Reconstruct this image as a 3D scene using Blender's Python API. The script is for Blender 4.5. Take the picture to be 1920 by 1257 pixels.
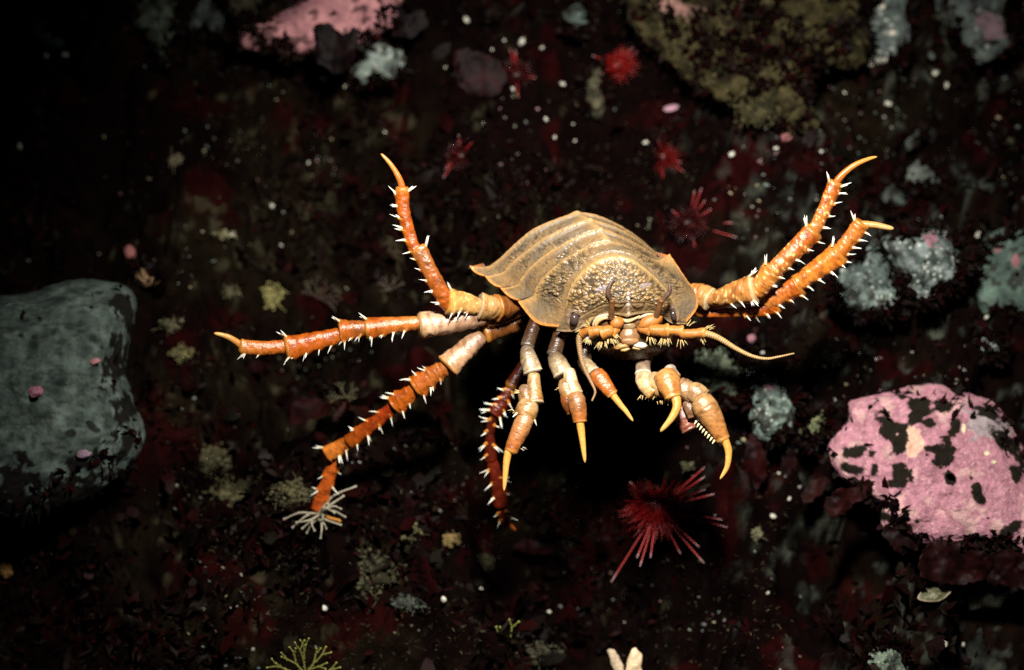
import bpy, math, random
import numpy as np
random.seed(7)
rng = np.random.default_rng(7)
for o in list(bpy.data.objects): bpy.data.objects.remove(o, do_unlink=True)
sc = bpy.context.scene
sc.unit_settings.system = 'METRIC'
sc.unit_settings.scale_length = 0.1          # one unit is a decimetre: the animal is about 18 cm across its legs
COL = sc.collection

# ------------------------------------------------------------------ camera
PITCH = math.radians(40.0)
K = 3.0 / 1920.0                              # units per photograph pixel at the animal
LENS, SENS = 50.0, 36.0
D0 = 3.0 * LENS / SENS
FWD = np.array([0.0, math.cos(PITCH), -math.sin(PITCH)])
UPV = np.array([0.0, math.sin(PITCH), math.cos(PITCH)])
RGT = np.array([1.0, 0.0, 0.0])
CAM = np.array([0.0, 0.0, 1.1]) - FWD * D0
cd = bpy.data.cameras.new('camera'); cam = bpy.data.objects.new('camera', cd); COL.objects.link(cam)
cam.location = CAM.tolist(); cam.rotation_euler = (math.pi/2 - PITCH, 0, 0)
cd.lens = LENS; cd.sensor_width = SENS; cd.sensor_fit = 'HORIZONTAL'
cd.clip_start = 0.05; cd.clip_end = 200
cd.dof.use_dof = True; cd.dof.focus_distance = D0 - 10*K; cd.dof.aperture_fstop = 0.68
sc.camera = cam

def P(px, py, z):
    """photograph pixel + height towards the camera (in pixel units) -> world"""
    px = np.asarray(px, float); py = np.asarray(py, float); z = np.asarray(z, float)
    dep = D0 - z*K
    X = (px-960.0)/1920.0*SENS/LENS*dep
    Y = -(py-628.5)/1920.0*SENS/LENS*dep
    return CAM + dep[..., None]*FWD + X[..., None]*RGT + Y[..., None]*UPV
def P1(px, py, z): return P(np.array(px), np.array(py), np.array(z))
def world_vec(v):                             # pixel space direction (right, up, towards camera) -> world
    v = np.asarray(v, float)
    return v[..., 0:1]*RGT + v[..., 1:2]*UPV - v[..., 2:3]*FWD

# ------------------------------------------------------------------ light: the dark sea and the diver's strobe
w = bpy.data.worlds.new('World'); sc.world = w; w.use_nodes = True
nt = w.node_tree
sky = nt.nodes.new('ShaderNodeTexSky'); sky.sky_type = 'NISHITA'; sky.sun_disc = False
sky.sun_elevation = math.radians(50); sky.sun_rotation = math.radians(20)
nt.links.new(sky.outputs[0], nt.nodes['Background'].inputs[0])
nt.nodes['Background'].inputs[1].default_value = 0.004
ld = bpy.data.lights.new('strobe', 'SPOT'); strobe = bpy.data.objects.new('strobe', ld); COL.objects.link(strobe)
sp = P1(1300, -1500, 1500); tg = P1(1180, 600, -150)
strobe.location = sp.tolist()
from mathutils import Vector, Matrix
strobe.rotation_euler = Vector((tg-sp).tolist()).to_track_quat('-Z', 'Y').to_euler()
ld.energy = 1050; ld.spot_size = math.radians(80); ld.spot_blend = 1.0; ld.shadow_soft_size = 0.16
ld.color = (1.0, 0.96, 0.88)
sc.view_settings.view_transform = 'Standard'; sc.view_settings.look = 'None'
sc.cycles.use_denoising = False          # a slide film keeps its grain
sc.view_settings.exposure = 0.0; sc.view_settings.gamma = 1.0

# ------------------------------------------------------------------ noise
def _h(i, j, k, s):
    n = (i.astype(np.int64)*374761393 + j.astype(np.int64)*668265263 + k.astype(np.int64)*2147483647 + s*974634777) & 0xffffffff
    n = ((n ^ (n >> 13))*1274126177) & 0xffffffff
    n = ((n ^ (n >> 16))*2246822519) & 0xffffffff
    return ((n ^ (n >> 15)) & 0xffffff)/float(0xffffff)
def vnoise(p, s=0):
    p = np.asarray(p, float); f = np.floor(p); t = p-f; t = t*t*(3-2*t); f = f.astype(np.int64)
    r = 0
    for a in (0, 1):
        wa = t[..., 0] if a else 1-t[..., 0]
        for b in (0, 1):
            wb = t[..., 1] if b else 1-t[..., 1]
            for c in (0, 1):
                wc = t[..., 2] if c else 1-t[..., 2]
                r = r + wa*wb*wc*_h(f[..., 0]+a, f[..., 1]+b, f[..., 2]+c, s)
    return r*2-1
def fbm(p, octv=4, s=0, gain=0.5):
    p = np.asarray(p, float); a = 1.0; r = 0; q = 1.0
    for o in range(octv):
        r = r + a*vnoise(p*q, s+o*17); a *= gain; q *= 2.03
    return r
def worley(p, s=0):
    """F1, F2 and a random number per cell, in 3D"""
    p = np.asarray(p, float); f = np.floor(p).astype(np.int64)
    d1 = np.full(p.shape[:-1], 9.0); d2 = d1.copy(); cid = np.zeros(p.shape[:-1])
    for a in (-1, 0, 1):
        for b in (-1, 0, 1):
            for c in (-1, 0, 1):
                i, j, k = f[..., 0]+a, f[..., 1]+b, f[..., 2]+c
                q = np.stack([i+_h(i, j, k, s), j+_h(i, j, k, s+1), k+_h(i, j, k, s+2)], -1)
                d = np.sqrt(((q-p)**2).sum(-1)); idh = _h(i, j, k, s+3)
                m = d < d1
                d2 = np.where(m, d1, np.minimum(d2, d)); cid = np.where(m, idh, cid); d1 = np.where(m, d, d1)
    return d1, d2, cid
def sstep(a, b, x):
    t = np.clip((np.asarray(x, float)-a)/(b-a), 0, 1); return t*t*(3-2*t)
def mix(a, b, t):
    a = np.asarray(a, float); b = np.asarray(b, float); t = np.asarray(t, float)
    return a*(1-t[..., None]) + b*t[..., None]

# ------------------------------------------------------------------ mesh builder
class MB:
    def __init__(s): s.v = []; s.f = []; s.c = []; s.n = 0
    def add(s, V, F, col):
        V = np.asarray(V, float).reshape(-1, 3); col = np.asarray(col, float)
        if col.ndim == 1: col = np.tile(col, (len(V), 1))
        s.v.append(V); s.c.append(col.reshape(-1, 3)); s.f.append(np.asarray(F, np.int64)+s.n); s.n += len(V)
    def build(s, name, mat, parent=None, smooth=True, px=False, origin=None):
        V = np.concatenate(s.v)
        if px: V = P(V[:, 0], -V[:, 1], V[:, 2])
        org = np.asarray(origin, float) if origin is not None else np.zeros(3)
        V = V-org
        me = bpy.data.meshes.new(name)
        me.vertices.add(len(V)); me.vertices.foreach_set('co', V.astype(np.float32).ravel())
        idx = np.concatenate([f.ravel() for f in s.f])
        tot = np.concatenate([np.full(len(f), f.shape[1]) for f in s.f])
        st = np.concatenate([[0], np.cumsum(tot)[:-1]])
        me.loops.add(len(idx)); me.loops.foreach_set('vertex_index', idx.astype(np.int32))
        me.polygons.add(len(tot)); me.polygons.foreach_set('loop_start', st.astype(np.int32))
        me.polygons.foreach_set('use_smooth', np.full(len(tot), smooth))
        me.update(calc_edges=True)
        c = np.concatenate(s.c); rgba = np.ones((len(c), 4)); rgba[:, :3] = np.clip(c, 0, 1)
        at = me.color_attributes.new('Col', 'FLOAT_COLOR', 'POINT')
        at.data.foreach_set('color', rgba.astype(np.float32).ravel())
        me.materials.append(mat)
        o = bpy.data.objects.new(name, me); COL.objects.link(o)
        o.location = org.tolist()
        if parent is not None:
            o.parent = parent; o.location = (org-np.array(parent.location)).tolist()
        return o
def grid_faces(r, c, close=False):
    i = np.arange(r-1)[:, None]; j = np.arange(c if close else c-1)[None, :]; j2 = (j+1) % c
    return np.stack([i*c+j, i*c+j2, (i+1)*c+j2, (i+1)*c+j], -1).reshape(-1, 4)
def tag(o, label=None, cat=None, group=None, kind=None):
    if label: o['label'] = label
    if cat: o['category'] = cat
    if group: o['group'] = group
    if kind: o['kind'] = kind
    return o

# ------------------------------------------------------------------ materials
def material(name, rough=0.6, spec=0.4, bump=0.0, bscale=80.0, var=0.25, vscale=40.0, sss=0.0, coat=0.0, sheen=0.0):
    m = bpy.data.materials.new(name); m.use_nodes = True; n = m.node_tree; b = n.nodes['Principled BSDF']
    at = n.nodes.new('ShaderNodeAttribute'); at.attribute_name = 'Col'
    tc = n.nodes.new('ShaderNodeTexCoord')
    nz = n.nodes.new('ShaderNodeTexNoise'); nz.inputs['Scale'].default_value = vscale; nz.inputs['Detail'].default_value = 6
    nz.inputs['Roughness'].default_value = 0.65
    n.links.new(tc.outputs['Object'], nz.inputs['Vector'])
    mr = n.nodes.new('ShaderNodeMapRange'); mr.inputs['From Min'].default_value = 0.28; mr.inputs['From Max'].default_value = 0.72
    mr.inputs['To Min'].default_value = 1-var; mr.inputs['To Max'].default_value = 1+var
    n.links.new(nz.outputs['Fac'], mr.inputs['Value'])
    mx = n.nodes.new('ShaderNodeVectorMath'); mx.operation = 'SCALE'
    n.links.new(at.outputs['Color'], mx.inputs[0]); n.links.new(mr.outputs[0], mx.inputs['Scale'])
    n.links.new(mx.outputs[0], b.inputs['Base Color'])
    b.inputs['Roughness'].default_value = rough; b.inputs['Specular IOR Level'].default_value = spec
    if sss:
        b.inputs['Subsurface Weight'].default_value = sss; b.inputs['Subsurface Scale'].default_value = 0.012
        b.inputs['Subsurface Radius'].default_value = (1.0, 0.5, 0.25)
    if coat: b.inputs['Coat Weight'].default_value = coat; b.inputs['Coat Roughness'].default_value = 0.15
    if bump:
        nb = n.nodes.new('ShaderNodeTexNoise'); nb.inputs['Scale'].default_value = bscale; nb.inputs['Detail'].default_value = 8
        nb.inputs['Roughness'].default_value = 0.6
        n.links.new(tc.outputs['Object'], nb.inputs['Vector'])
        bp = n.nodes.new('ShaderNodeBump'); bp.inputs['Strength'].default_value = bump; bp.inputs['Distance'].default_value = 0.01
        n.links.new(nb.outputs['Fac'], bp.inputs['Height']); n.links.new(bp.outputs[0], b.inputs['Normal'])
    return m
M_shell = material('cuticle', 0.30, 0.6, 0.25, 120, 0.22, 60, sss=0.02)
M_claw = material('claw_horn', 0.35, 0.5, 0.1, 90, 0.12, 50, sss=0.15)
M_eye = material('eye_lens', 0.12, 0.6, 0.0, var=0.1)
M_ant = material('antenna_skin', 0.45, 0.4, 0.2, 150, 0.15, 80, sss=0.1)
M_rock = material('bare_rock', 0.85, 0.12, 1.0, 26, 0.6, 16)
M_coral = material('coralline_crust', 0.85, 0.06, 1.0, 45, 0.30, 34)
M_moss = material('mossy_rock', 0.95, 0.03, 1.0, 34, 0.7, 20)
M_bed = material('seabed_crust', 0.95, 0.02, 1.0, 25, 0.6, 16)
M_turf = material('algae_blade', 0.6, 0.07, 0.2, 60, 0.35, 12)
M_frond = material('red_algae_blade', 0.55, 0.08, 0.3, 40, 0.35, 18)
M_hyd = material('hydroid_stem', 0.6, 0.12, 0.0, 60, 0.25, 30)
M_shellbit = material('shell_lime', 0.5, 0.4, 0.3, 60, 0.2, 40)
M_urchin = material('urchin_red', 0.45, 0.4, 0.2, 60, 0.3, 30)
M_sponge = material('sponge_flesh', 0.9, 0.15, 1.0, 60, 0.4, 40)

# ------------------------------------------------------------------ seabed: one sheet, a boulder slope rising away from the camera
Z_REF, Z_TILT = -520.0, 0.55
p_a = P1(960, 628.5, Z_REF); p_b = P1(960, 0, Z_REF-Z_TILT*628.5)
SL = (p_b[2]-p_a[2])/(p_b[1]-p_a[1])
HOLL = []
def hollow(px, py, r, d):
    q = P1(px, py, Z_REF-Z_TILT*(628.5-py)); HOLL.append((q[0], q[1], r*K, d*K))
for a in ((1010, 800, 230, 170), (1130, 1000, 170, 110), (120, 330, 230, 160), (480, 330, 160, 80), (1700, 300, 150, 120), (1560, 690, 160, 110),
          (200, 1150, 300, 120), (1150, 1130, 150, 80), (1800, 1180, 180, 60)): hollow(*a)
def terrain(x, y, fine=True):
    x = np.asarray(x, float); y = np.asarray(y, float)
    h = p_a[2] + SL*(y-p_a[1])
    q = np.stack([x, y, 0*x], -1)
    h = h + 0.16*fbm(q*1.6+5.1, 3, 3)
    d1, d2, cid = worley(q*np.array([3.1, 2.5, 1])+2.2, 11)
    h = h + 0.58*(cid-0.55)*sstep(0.66, 0.30, d1)
    if fine:
        d1, d2, cid = worley(q*9.5+1.7, 23)
        h = h + 0.15*(cid-0.4)*sstep(0.66, 0.36, d1)
        h = h + 0.035*fbm(q*12, 4, 31)
    for (hx, hy, r, d) in HOLL: h = h - d*np.exp(-((x-hx)**2+((y-hy)*0.8)**2)/(r*r))
    return h
def axis_pts(lo, hi, step, far):
    a = np.arange(lo, hi+step/2, step); g = []; s = step; x = hi
    while x < far: s *= 1.25; x += s; g.append(x)
    g2 = []; s = step; x = lo
    while x > -far: s *= 1.25; x -= s; g2.append(x)
    return np.concatenate([np.array(g2[::-1]), a, np.array(g)])
STEP = 0.0105
gx = axis_pts(-2.4, 2.4, STEP, 26); gy = axis_pts(-1.75, 2.7, STEP, 26)
XX, YY = np.meshgrid(gx, gy)
HH = terrain(XX.ravel(), YY.ravel()).reshape(XX.shape)
ix0 = int(np.argmin(abs(gx+2.4))); nx = int(round(4.8/STEP)); iy0 = int(np.argmin(abs(gy+1.75))); ny = int(round(4.45/STEP))
HC = HH[iy0:iy0+ny, ix0:ix0+nx]
def look(x, y):
    u = np.clip((x+2.4)/STEP, 0, nx-2.01); v = np.clip((y+1.75)/STEP, 0, ny-2.01); i = u.astype(int); j = v.astype(int); u = u-i; v = v-j
    return (HC[j, i]*(1-u)+HC[j, i+1]*u)*(1-v)+(HC[j+1, i]*(1-u)+HC[j+1, i+1]*u)*v
def ground(px, py, fine=True):
    """where the line of sight through a photograph pixel meets the seabed"""
    px = np.atleast_1d(np.asarray(px, float)); py = np.atleast_1d(np.asarray(py, float))
    dirv = P(px, py, np.zeros_like(px))-CAM; dirv /= np.linalg.norm(dirv, axis=-1, keepdims=True)
    t = np.full(px.shape, 3.2); done = np.zeros(px.shape, bool)
    for it in range(140):
        q = CAM+dirv*t[:, None]
        g = q[:, 2]-look(q[:, 0], q[:, 1])
        done |= g < 0.004
        t = np.where(done, t, t+np.maximum(g*0.35, 0.003))
    return CAM+dirv*t[:, None]
def gz(px, py):                               # height towards the camera of the seabed at a pixel
    q = ground(px, py); dep = (q-CAM)@FWD
    return (D0-dep)/K
def gnorm(q, e=0.03):
    hx = (look(q[:, 0]+e, q[:, 1])-look(q[:, 0]-e, q[:, 1]))/(2*e)
    hy = (look(q[:, 0], q[:, 1]+e)-look(q[:, 0], q[:, 1]-e))/(2*e)
    n = np.stack([-hx, -hy, np.ones_like(hx)], -1); return n/np.linalg.norm(n, axis=-1, keepdims=True)

def bed_color(q):
    n1 = fbm(q*2.3+9, 4, 41); n2 = fbm(q*7+3, 4, 47); n3 = fbm(q*17, 3, 53)
    c = mix((0.0030, 0.0012, 0.0010), (0.007, 0.0045, 0.0025), sstep(-0.1, 0.6, n1))
    c = mix(c, np.array((0.014, 0.0012, 0.0014)), sstep(0.25, 0.6, n2)*0.7)
    c = mix(c, np.array((0.055, 0.050, 0.028)), sstep(0.72, 1.05, n3+0.4*n1)*0.45)
    rt = sstep(0.4, 1.3, q[:, 0])
    c = mix(c, np.array((0.070, 0.085, 0.070)), rt*sstep(0.35, 0.8, n3)*0.35)
    return c
bedV = np.stack([XX.ravel(), YY.ravel(), HH.ravel()], -1)
mb = MB(); mb.add(bedV, grid_faces(len(gy), len(gx)), bed_color(bedV))
tag(mb.build('seabed', M_bed), 'dark rubble slope crusted with red algae', kind='structure')

# ------------------------------------------------------------------ curves and tubes in pixel space: x right, y up (minus py), z to the camera
def cr(pts, n, closed=False):
    """Catmull-Rom through pts, resampled evenly"""
    pts = np.asarray(pts, float); m = len(pts)
    if closed: q = np.vstack([pts[-1], pts, pts[0], pts[1]])
    else: q = np.vstack([2*pts[0]-pts[1], pts, 2*pts[-1]-pts[-2]])
    out = []; seg = m if closed else m-1
    for i in range(seg):
        t = np.linspace(0, 1, 14, endpoint=False)[:, None]
        a, b, c, d = q[i], q[i+1], q[i+2], q[i+3]
        out.append(0.5*(2*b+(c-a)*t+(2*a-5*b+4*c-d)*t*t+(3*b-a-3*c+d)*t**3))
    out.append(pts[0:1] if closed else pts[-1:])
    out = np.vstack(out); L = np.concatenate([[0], np.cumsum(np.linalg.norm(np.diff(out, axis=0), axis=1))])
    s = np.linspace(0, L[-1], n+1)[:-1] if closed else np.linspace(0, L[-1], n)
    return np.stack([np.interp(s, L, out[:, k]) for k in range(out.shape[1])], -1)
def px3(pts): 
    a = np.asarray(pts, float); a = a.copy(); a[:, 1] *= -1; return a
def frames(path):
    d = np.gradient(path, axis=0); d /= np.linalg.norm(d, axis=1, keepdims=True)+1e-9
    s = np.cross(d, np.array([0.05, 0.02, 1.0])); s /= np.linalg.norm(s, axis=1, keepdims=True)+1e-9
    u = np.cross(s, d); return d, s, u
def tube(mb, path, rad, col, ring=18, flat=0.92, rough=0.0, cap=True, seed=0, colfn=None, ridge=0.0, shape=None):
    path = np.asarray(path, float); n = len(path); rad = np.broadcast_to(np.asarray(rad, float), (n,))
    d, s, u = frames(path); a = np.linspace(0, 2*math.pi, ring, endpoint=False)
    rk = rad[:, None]*(1+ridge*np.cos(3*a+seed)+ridge*.6*np.cos(5*a+2*seed))[None, :]
    if shape is not None: rk = rk*shape(np.linspace(0, 1, n)[:, None], a[None, :])
    V = path[:, None, :] + rk[..., None]*(np.cos(a)[None, :, None]*s[:, None, :] + flat*np.sin(a)[None, :, None]*u[:, None, :])
    if rough:
        nr = V-path[:, None, :]
        V = V + nr*(rough*fbm(V/7.0+seed*3.3, 3, seed))[..., None]
    c = np.asarray(col, float)
    if c.ndim == 1: c = np.tile(c, (n, 1))
    C = np.repeat(c[:, None, :], ring, 1)
    if colfn is not None: C = colfn(V, C, np.linspace(0, 1, n)[:, None]+0*a[None, :], a[None, :]+0*rad[:, None])
    F = grid_faces(n, ring, True)
    mb.add(V.reshape(-1, 3), F, C.reshape(-1, 3))
    if cap:
        for k in (0, n-1):
            ctr = path[k]; base = V[k]
            VV = np.vstack([base, ctr[None, :]]); i = np.arange(ring)
            mb.add(VV, np.stack([i, (i+1) % ring, np.full(ring, ring)], -1), np.vstack([C[k], C[k][:1]]))
def cone(mb, p, d, ln, r, c0, c1, bend=0.0, ring=6):
    p = np.asarray(p, float); d = np.asarray(d, float); d = d/np.linalg.norm(d)
    t = np.linspace(0, 1, 5)[:, None]; path = p+d*ln*t + np.array([0, bend, 0])*t*t
    tube(mb, path, r*(1-t[:, 0])**0.8+0.12, mix(np.tile(c0, (5, 1)), np.tile(c1, (5, 1)), t[:, 0]), ring, cap=False)
def blob(mb, c, r, col, nu=28, nv=18, rough=0.0, seed=0, colfn=None, rot=0.0):
    th = np.linspace(0, math.pi, nv)[:, None]; ph = np.linspace(0, 2*math.pi, nu, endpoint=False)[None, :]
    N = np.stack([np.sin(th)*np.cos(ph), np.cos(th)+0*ph, np.sin(th)*np.sin(ph)], -1)
    V = N*np.asarray(r, float)
    if rough: V = V*(1+rough*fbm(N*2.2+seed*5.1, 4, seed))[..., None]
    cs, sn = math.cos(rot), math.sin(rot)
    V = np.stack([V[..., 0]*cs-V[..., 1]*sn, V[..., 0]*sn+V[..., 1]*cs, V[..., 2]], -1)
    V = V+np.asarray(c, float)
    C = np.tile(np.asarray(col, float), (nv, nu, 1))
    if colfn is not None: C = colfn(V, C)
    mb.add(V.reshape(-1, 3), grid_faces(nv, nu, True), C.reshape(-1, 3))

# ================================================================== THE ISOPOD
# the dorsal plates: each boundary curve runs left edge -> keel -> right edge; (px, py) of the left part, keel, right part, depth of the edges and of the keel
ORG = P1(1090, 640, -80)
BODY = MB()
CUR = {
 'brow': ([(1043,619),(1062,622),(1080,620),(1100,609),(1116,597),(1135,589),(1155,590)], (1176,594), [(1197,589),(1222,586),(1240,591),(1252,602),(1268,607),(1290,607)], -18, 30, -30),
 'mid1': ([(1044,618),(1054,602),(1066,590),(1084,580),(1104,570),(1130,556)], (1168,550), [(1200,552),(1226,560),(1248,573),(1264,586),(1278,598),(1290,607)], -18, 42, -30),
 'A': ([(1046,616),(1056,600),(1062,572),(1064,548),(1075,521),(1097,496),(1124,478)], (1150,472), [(1168,474),(1189,483),(1215,504),(1234,523),(1254,550),(1272,580),(1290,607)], -18, 28, -32),
 'AB': ([(1006,603),(1024,580),(1032,560),(1037,541),(1052,516),(1078,493),(1108,472)], (1146,463), [(1178,468),(1203,481),(1228,498),(1250,512),(1276,528),(1307,560)], -48, 16, -62),
 'B': ([(973,567),(992,561),(1003,553),(1008,540),(1016,526),(1031,511),(1059,489),(1089,472),(1116,459)], (1141,455), [(1167,462),(1189,473),(1217,487),(1232,491),(1243,487),(1254,479)], -78, 2, -112),
 'C': ([(940,543),(958,540),(973,534),(982,520),(1004,496),(1032,475),(1059,459),(1089,444)], (1125,432), [(1146,439),(1175,452),(1203,467),(1224,480),(1240,487)], -104, -28, -150),
 'D': ([(911,521),(930,517),(946,512),(956,501),(971,487),(992,471),(1019,451),(1046,437),(1081,421)], (1106,415), [(1146,427),(1175,441),(1203,459),(1224,474),(1236,484)], -132, -62, -185),
 'E': ([(880,502),(897,505),(915,504),(925,499),(946,481),(970,458),(1000,434),(1040,416)], (1081,402), [(1112,406),(1146,419),(1176,436),(1200,453),(1222,474)], -160, -104, -215),
 'F': ([(905,506),(918,503),(930,496),(952,478),(980,454),(1015,431),(1045,418)], (1082,410), [(1112,414),(1142,427),(1170,444),(1194,464),(1210,482)], -205, -150, -250),
 'G': ([(930,503),(945,494),(960,482),(985,461),(1015,440),(1050,426)], (1083,420), [(1108,424),(1136,437),(1160,454),(1182,474),(1190,490)], -255, -205, -290),
 'H': ([(965,500),(978,488),(992,476),(1015,458),(1045,441)], (1080,434), [(1105,440),(1128,452),(1148,468),(1160,492)], -315, -275, -335),
 'T': ([(1030,488),(1040,478),(1050,470),(1060,464)], (1072,462), [(1084,464),(1096,470),(1106,478),(1114,490)], -415, -395, -420),
}
NC = 301
def curve(nm):
    L, Mp, R, zl, zm, zr = CUR[nm]; h = NC//2
    a = cr(np.array(L+[Mp], float), h+1); b = cr(np.array([Mp]+R, float), h+1)
    # depth: flat flared plates at the sides, a dome between
    ta = np.linspace(0, 1, h+1); tb = 1-ta
    za = zl+(zm-zl)*np.sin(ta*math.pi/2)**1.15; zb = zr+(zm-zr)*np.sin((1-ta)*math.pi/2)**1.15
    q = np.vstack([np.column_stack([a, za]), np.column_stack([b, zb])[1:]])
    q[:, 1] *= -1; return q
CV = {k: curve(k) for k in CUR}
# soften the join at the keel (a low keel stays)
for k in CV:
    q = CV[k]
    for it in range(6):
        m = q.copy(); s0, s1 = NC//2-12, NC//2+13
        m[s0:s1] = (q[s0-1:s1-1]+q[s0:s1]*2+q[s0+1:s1+1])/4; q = m
    CV[k] = q
TT = np.linspace(-1, 1, NC)
def sheet(names, rows, lip=3.2, kind='seg', seed=0, tuck=2.5):
    cs = [CV[n] for n in names]; m = len(cs)
    base = np.stack(cs)                                   # m, NC, 3
    v = np.linspace(0, 1, rows)
    t = v*(m-1); G = np.zeros((rows, NC, 3))
    for r in range(rows):
        i = min(int(t[r]), m-2); f = t[r]-i
        a = base[i-1] if i > 0 else 2*base[i]-base[i+1]; d = base[i+2] if i+2 < m else 2*base[i+1]-base[i]
        b, c = base[i], base[i+1]
        G[r] = 0.5*(2*b+(c-a)*f+(2*a-5*b+4*c-d)*f*f+(3*b-a-3*c+d)*f**3)
    if kind == 'head': G[..., 2] += 16*(np.sin(v*math.pi)[:, None])*(1-TT[None, :]**2)
    du = np.gradient(G, axis=1); dv = np.gradient(G, axis=0)
    N = np.cross(du, dv); N /= np.linalg.norm(N, axis=-1, keepdims=True)+1e-9
    flip = np.sign((N*np.array([0.1, 0.7, 0.7])).sum(-1).mean()); N *= flip
    N[:, 0] = N[:, 1]; N[:, -1] = N[:, -2]
    Q = np.concatenate([G[..., :2], 0*G[..., :1]], -1)
    X, Y = G[..., 0], -G[..., 1]
    VV = v[:, None]+0*TT[None, :]; T = TT[None, :]+0*VV
    aT = np.abs(T)
    disp = np.zeros_like(VV); col = np.tile(np.array((0.212, 0.138, 0.068)), (rows, NC, 1))
    big = fbm(G/38.0, 3, 5+seed); fine = fbm(G/6.0, 3, 9+seed)
    col = mix(col, np.array((0.152, 0.116, 0.076)), sstep(-0.1, 0.6, big)*0.8)
    col = mix(col, np.array((0.26, 0.150, 0.062)), sstep(0.0, 0.7, -big)*0.5)
    disp += 0.55*fine; spk = fbm(G/3.2, 2, 15+seed); col = mix(col, col*0.6, sstep(0.3, 0.8, spk)*0.5); disp -= 0.35*sstep(0.3, 0.7, spk)
    if kind == 'head':
        band = sstep(0.30, 0.40, VV)*sstep(0.95, 0.85, VV)*sstep(0.80, 0.66, aT)
        wq = np.stack([X/8.6+0.5*fbm(Q/20, 2, 3), Y/6.6+0.5*fbm(Q/20, 2, 4), 0*X+0.5], -1)
        d1, d2, cid = worley(wq, 61)
        peb = np.clip(1-(d1/0.66)**2, 0, 1)**0.55*sstep(0.0, 0.16, d2-d1)**0.5
        # two rounded lobes beside the midline and the smooth brow band below
        for (cx, cy, rx, ry) in ((1156, 544, 16, 14), (1192, 547, 19, 15), (1160, 566, 14, 11), (1196, 567, 14, 10)):
            e = ((X-cx)/rx)**2+((Y-cy)/ry)**2
            disp += 2.2*sstep(1.1, 0.6, e)-1.2*np.exp(-((e-1.15)/0.18)**2)
        disp += band*(peb*3.4-1.7)*(0.5+0.8*cid)
        col = mix(col, np.array((0.34, 0.20, 0.068)), band*peb*(0.45+0.55*cid))  # bump tops painted lighter, a highlight in the colour
        col = mix(col, np.array((0.060, 0.042, 0.022)), band*(1-peb)*0.9)  # gaps between bumps painted dark, as shade
        for (cx, cy) in ((1128, 541), (1209, 536)):                 # bluish bare scars
            e = ((X-cx)/13)**2+((Y-cy+0.3*(X-cx))/5)**2+0.5*fbm(Q/6, 2, 44)
            col = mix(col, np.array((0.27, 0.22, 0.24)), sstep(1.2, 0.5, e)*0.7)
        smooth = sstep(0.0, 0.05, VV)*sstep(0.30, 0.2, VV)*sstep(0.75, 0.6, aT)
        col = mix(col, np.array((0.24, 0.165, 0.07)), smooth*0.8)
        disp += 2.5*np.exp(-((VV-0.02)/0.03)**2) - 1.5*np.exp(-((VV-0.3)/0.03)**2)*sstep(0.75, 0.6, aT)
        ml = np.exp(-((X-(1178+0.02*(Y-560)))/2.6)**2)*sstep(543, 552, Y)*sstep(592, 586, Y)
        col = mix(col, np.array((0.62, 0.50, 0.42)), ml*0.95); disp -= 1.3*ml
        # raised rim just inside the rear edge
        disp += 2.4*np.exp(-((VV-0.93)/0.03)**2)*sstep(0.85, 0.7, aT)
        col = mix(col, np.array((0.43, 0.27, 0.095)), np.exp(-((VV-0.93)/0.035)**2)*0.8*sstep(0.85, 0.7, aT))
        # sockets of the eyes
        for (cx, cy, rx, ry) in ((1077, 598, 13, 14), (1263, 591, 9, 14)):
            e = ((X-cx)/rx)**2+((Y-cy)/ry)**2
            disp += 1.6*np.exp(-((np.sqrt(e)-1.0)/0.3)**2)-1.0*sstep(0.8, 0.3, e)
            col = mix(col, np.array((0.27, 0.19, 0.14)), np.exp(-((np.sqrt(e)-1.05)/0.35)**2)*0.5)
    elif kind == 'first':
        z1 = sstep(0.86, 0.74, aT)*sstep(0.10, 0.2, VV)*sstep(0.97, 0.88, VV)
        wq = np.stack([(X+Y*0.6)/12+0.7*fbm(Q/16, 2, 13), (Y-X*0.15)/6.0+0.7*fbm(Q/16, 2, 14), 0*X+0.5], -1)
        d1, d2, cid = worley(wq, 71); peb = np.clip(1-(d1/0.68)**2, 0, 1)**0.55*sstep(0.0, 0.14, d2-d1)**0.5
        z1 = z1*(0.25+0.75*sstep(0.15, 0.35, aT))
        disp += z1*(peb*4.2-2.1)*(0.5+0.7*cid); col = mix(col, np.array((0.28, 0.18, 0.075)), z1*peb*0.6*(0.4+cid*0.6)); col = mix(col, np.array((0.060, 0.046, 0.03)), z1*(1-peb)*0.85)  # lit tops and shaded gaps painted into the wrinkles
    else:
        z1 = sstep(0.80, 0.68, aT)*sstep(0.12, 0.3, aT)*sstep(0.08, 0.25, VV)*sstep(0.93, 0.70, VV)
        wq = np.stack([(X+Y*0.9)/14+0.8*fbm(Q/16, 2, 23), (Y-X*0.3)/5.6+0.8*fbm(Q/16, 2, 24), 0*X+0.5], -1)
        d1, d2, cid = worley(wq, 81+seed); peb = np.clip(1-(d1/0.68)**2, 0, 1)**0.55*sstep(0.0, 0.14, d2-d1)**0.5
        z1 = z1*sstep(-0.35, 0.25, fbm(G/22+7, 3, 33+seed)+0.15)
        disp += z1*(peb*3.4-2.2); col = mix(col, np.array((0.075, 0.055, 0.035)), z1*(1-peb)*0.85)  # shade of the gaps put into the colour
        # broad hump across the plate, its sheen painted pale in front of the rear lip
        disp += 3.6*np.sin(np.clip(VV*1.2, 0, 1)*math.pi)*sstep(1.0, .7, aT)
        col = mix(col, np.array((0.34, 0.285, 0.23)), sstep(0.45, 0.7, VV)*sstep(0.93, 0.8, VV)*sstep(0.65, 0.2, aT)*(0.35+0.65*sstep(-0.2,0.5,fine+big))*0.75)
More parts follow.
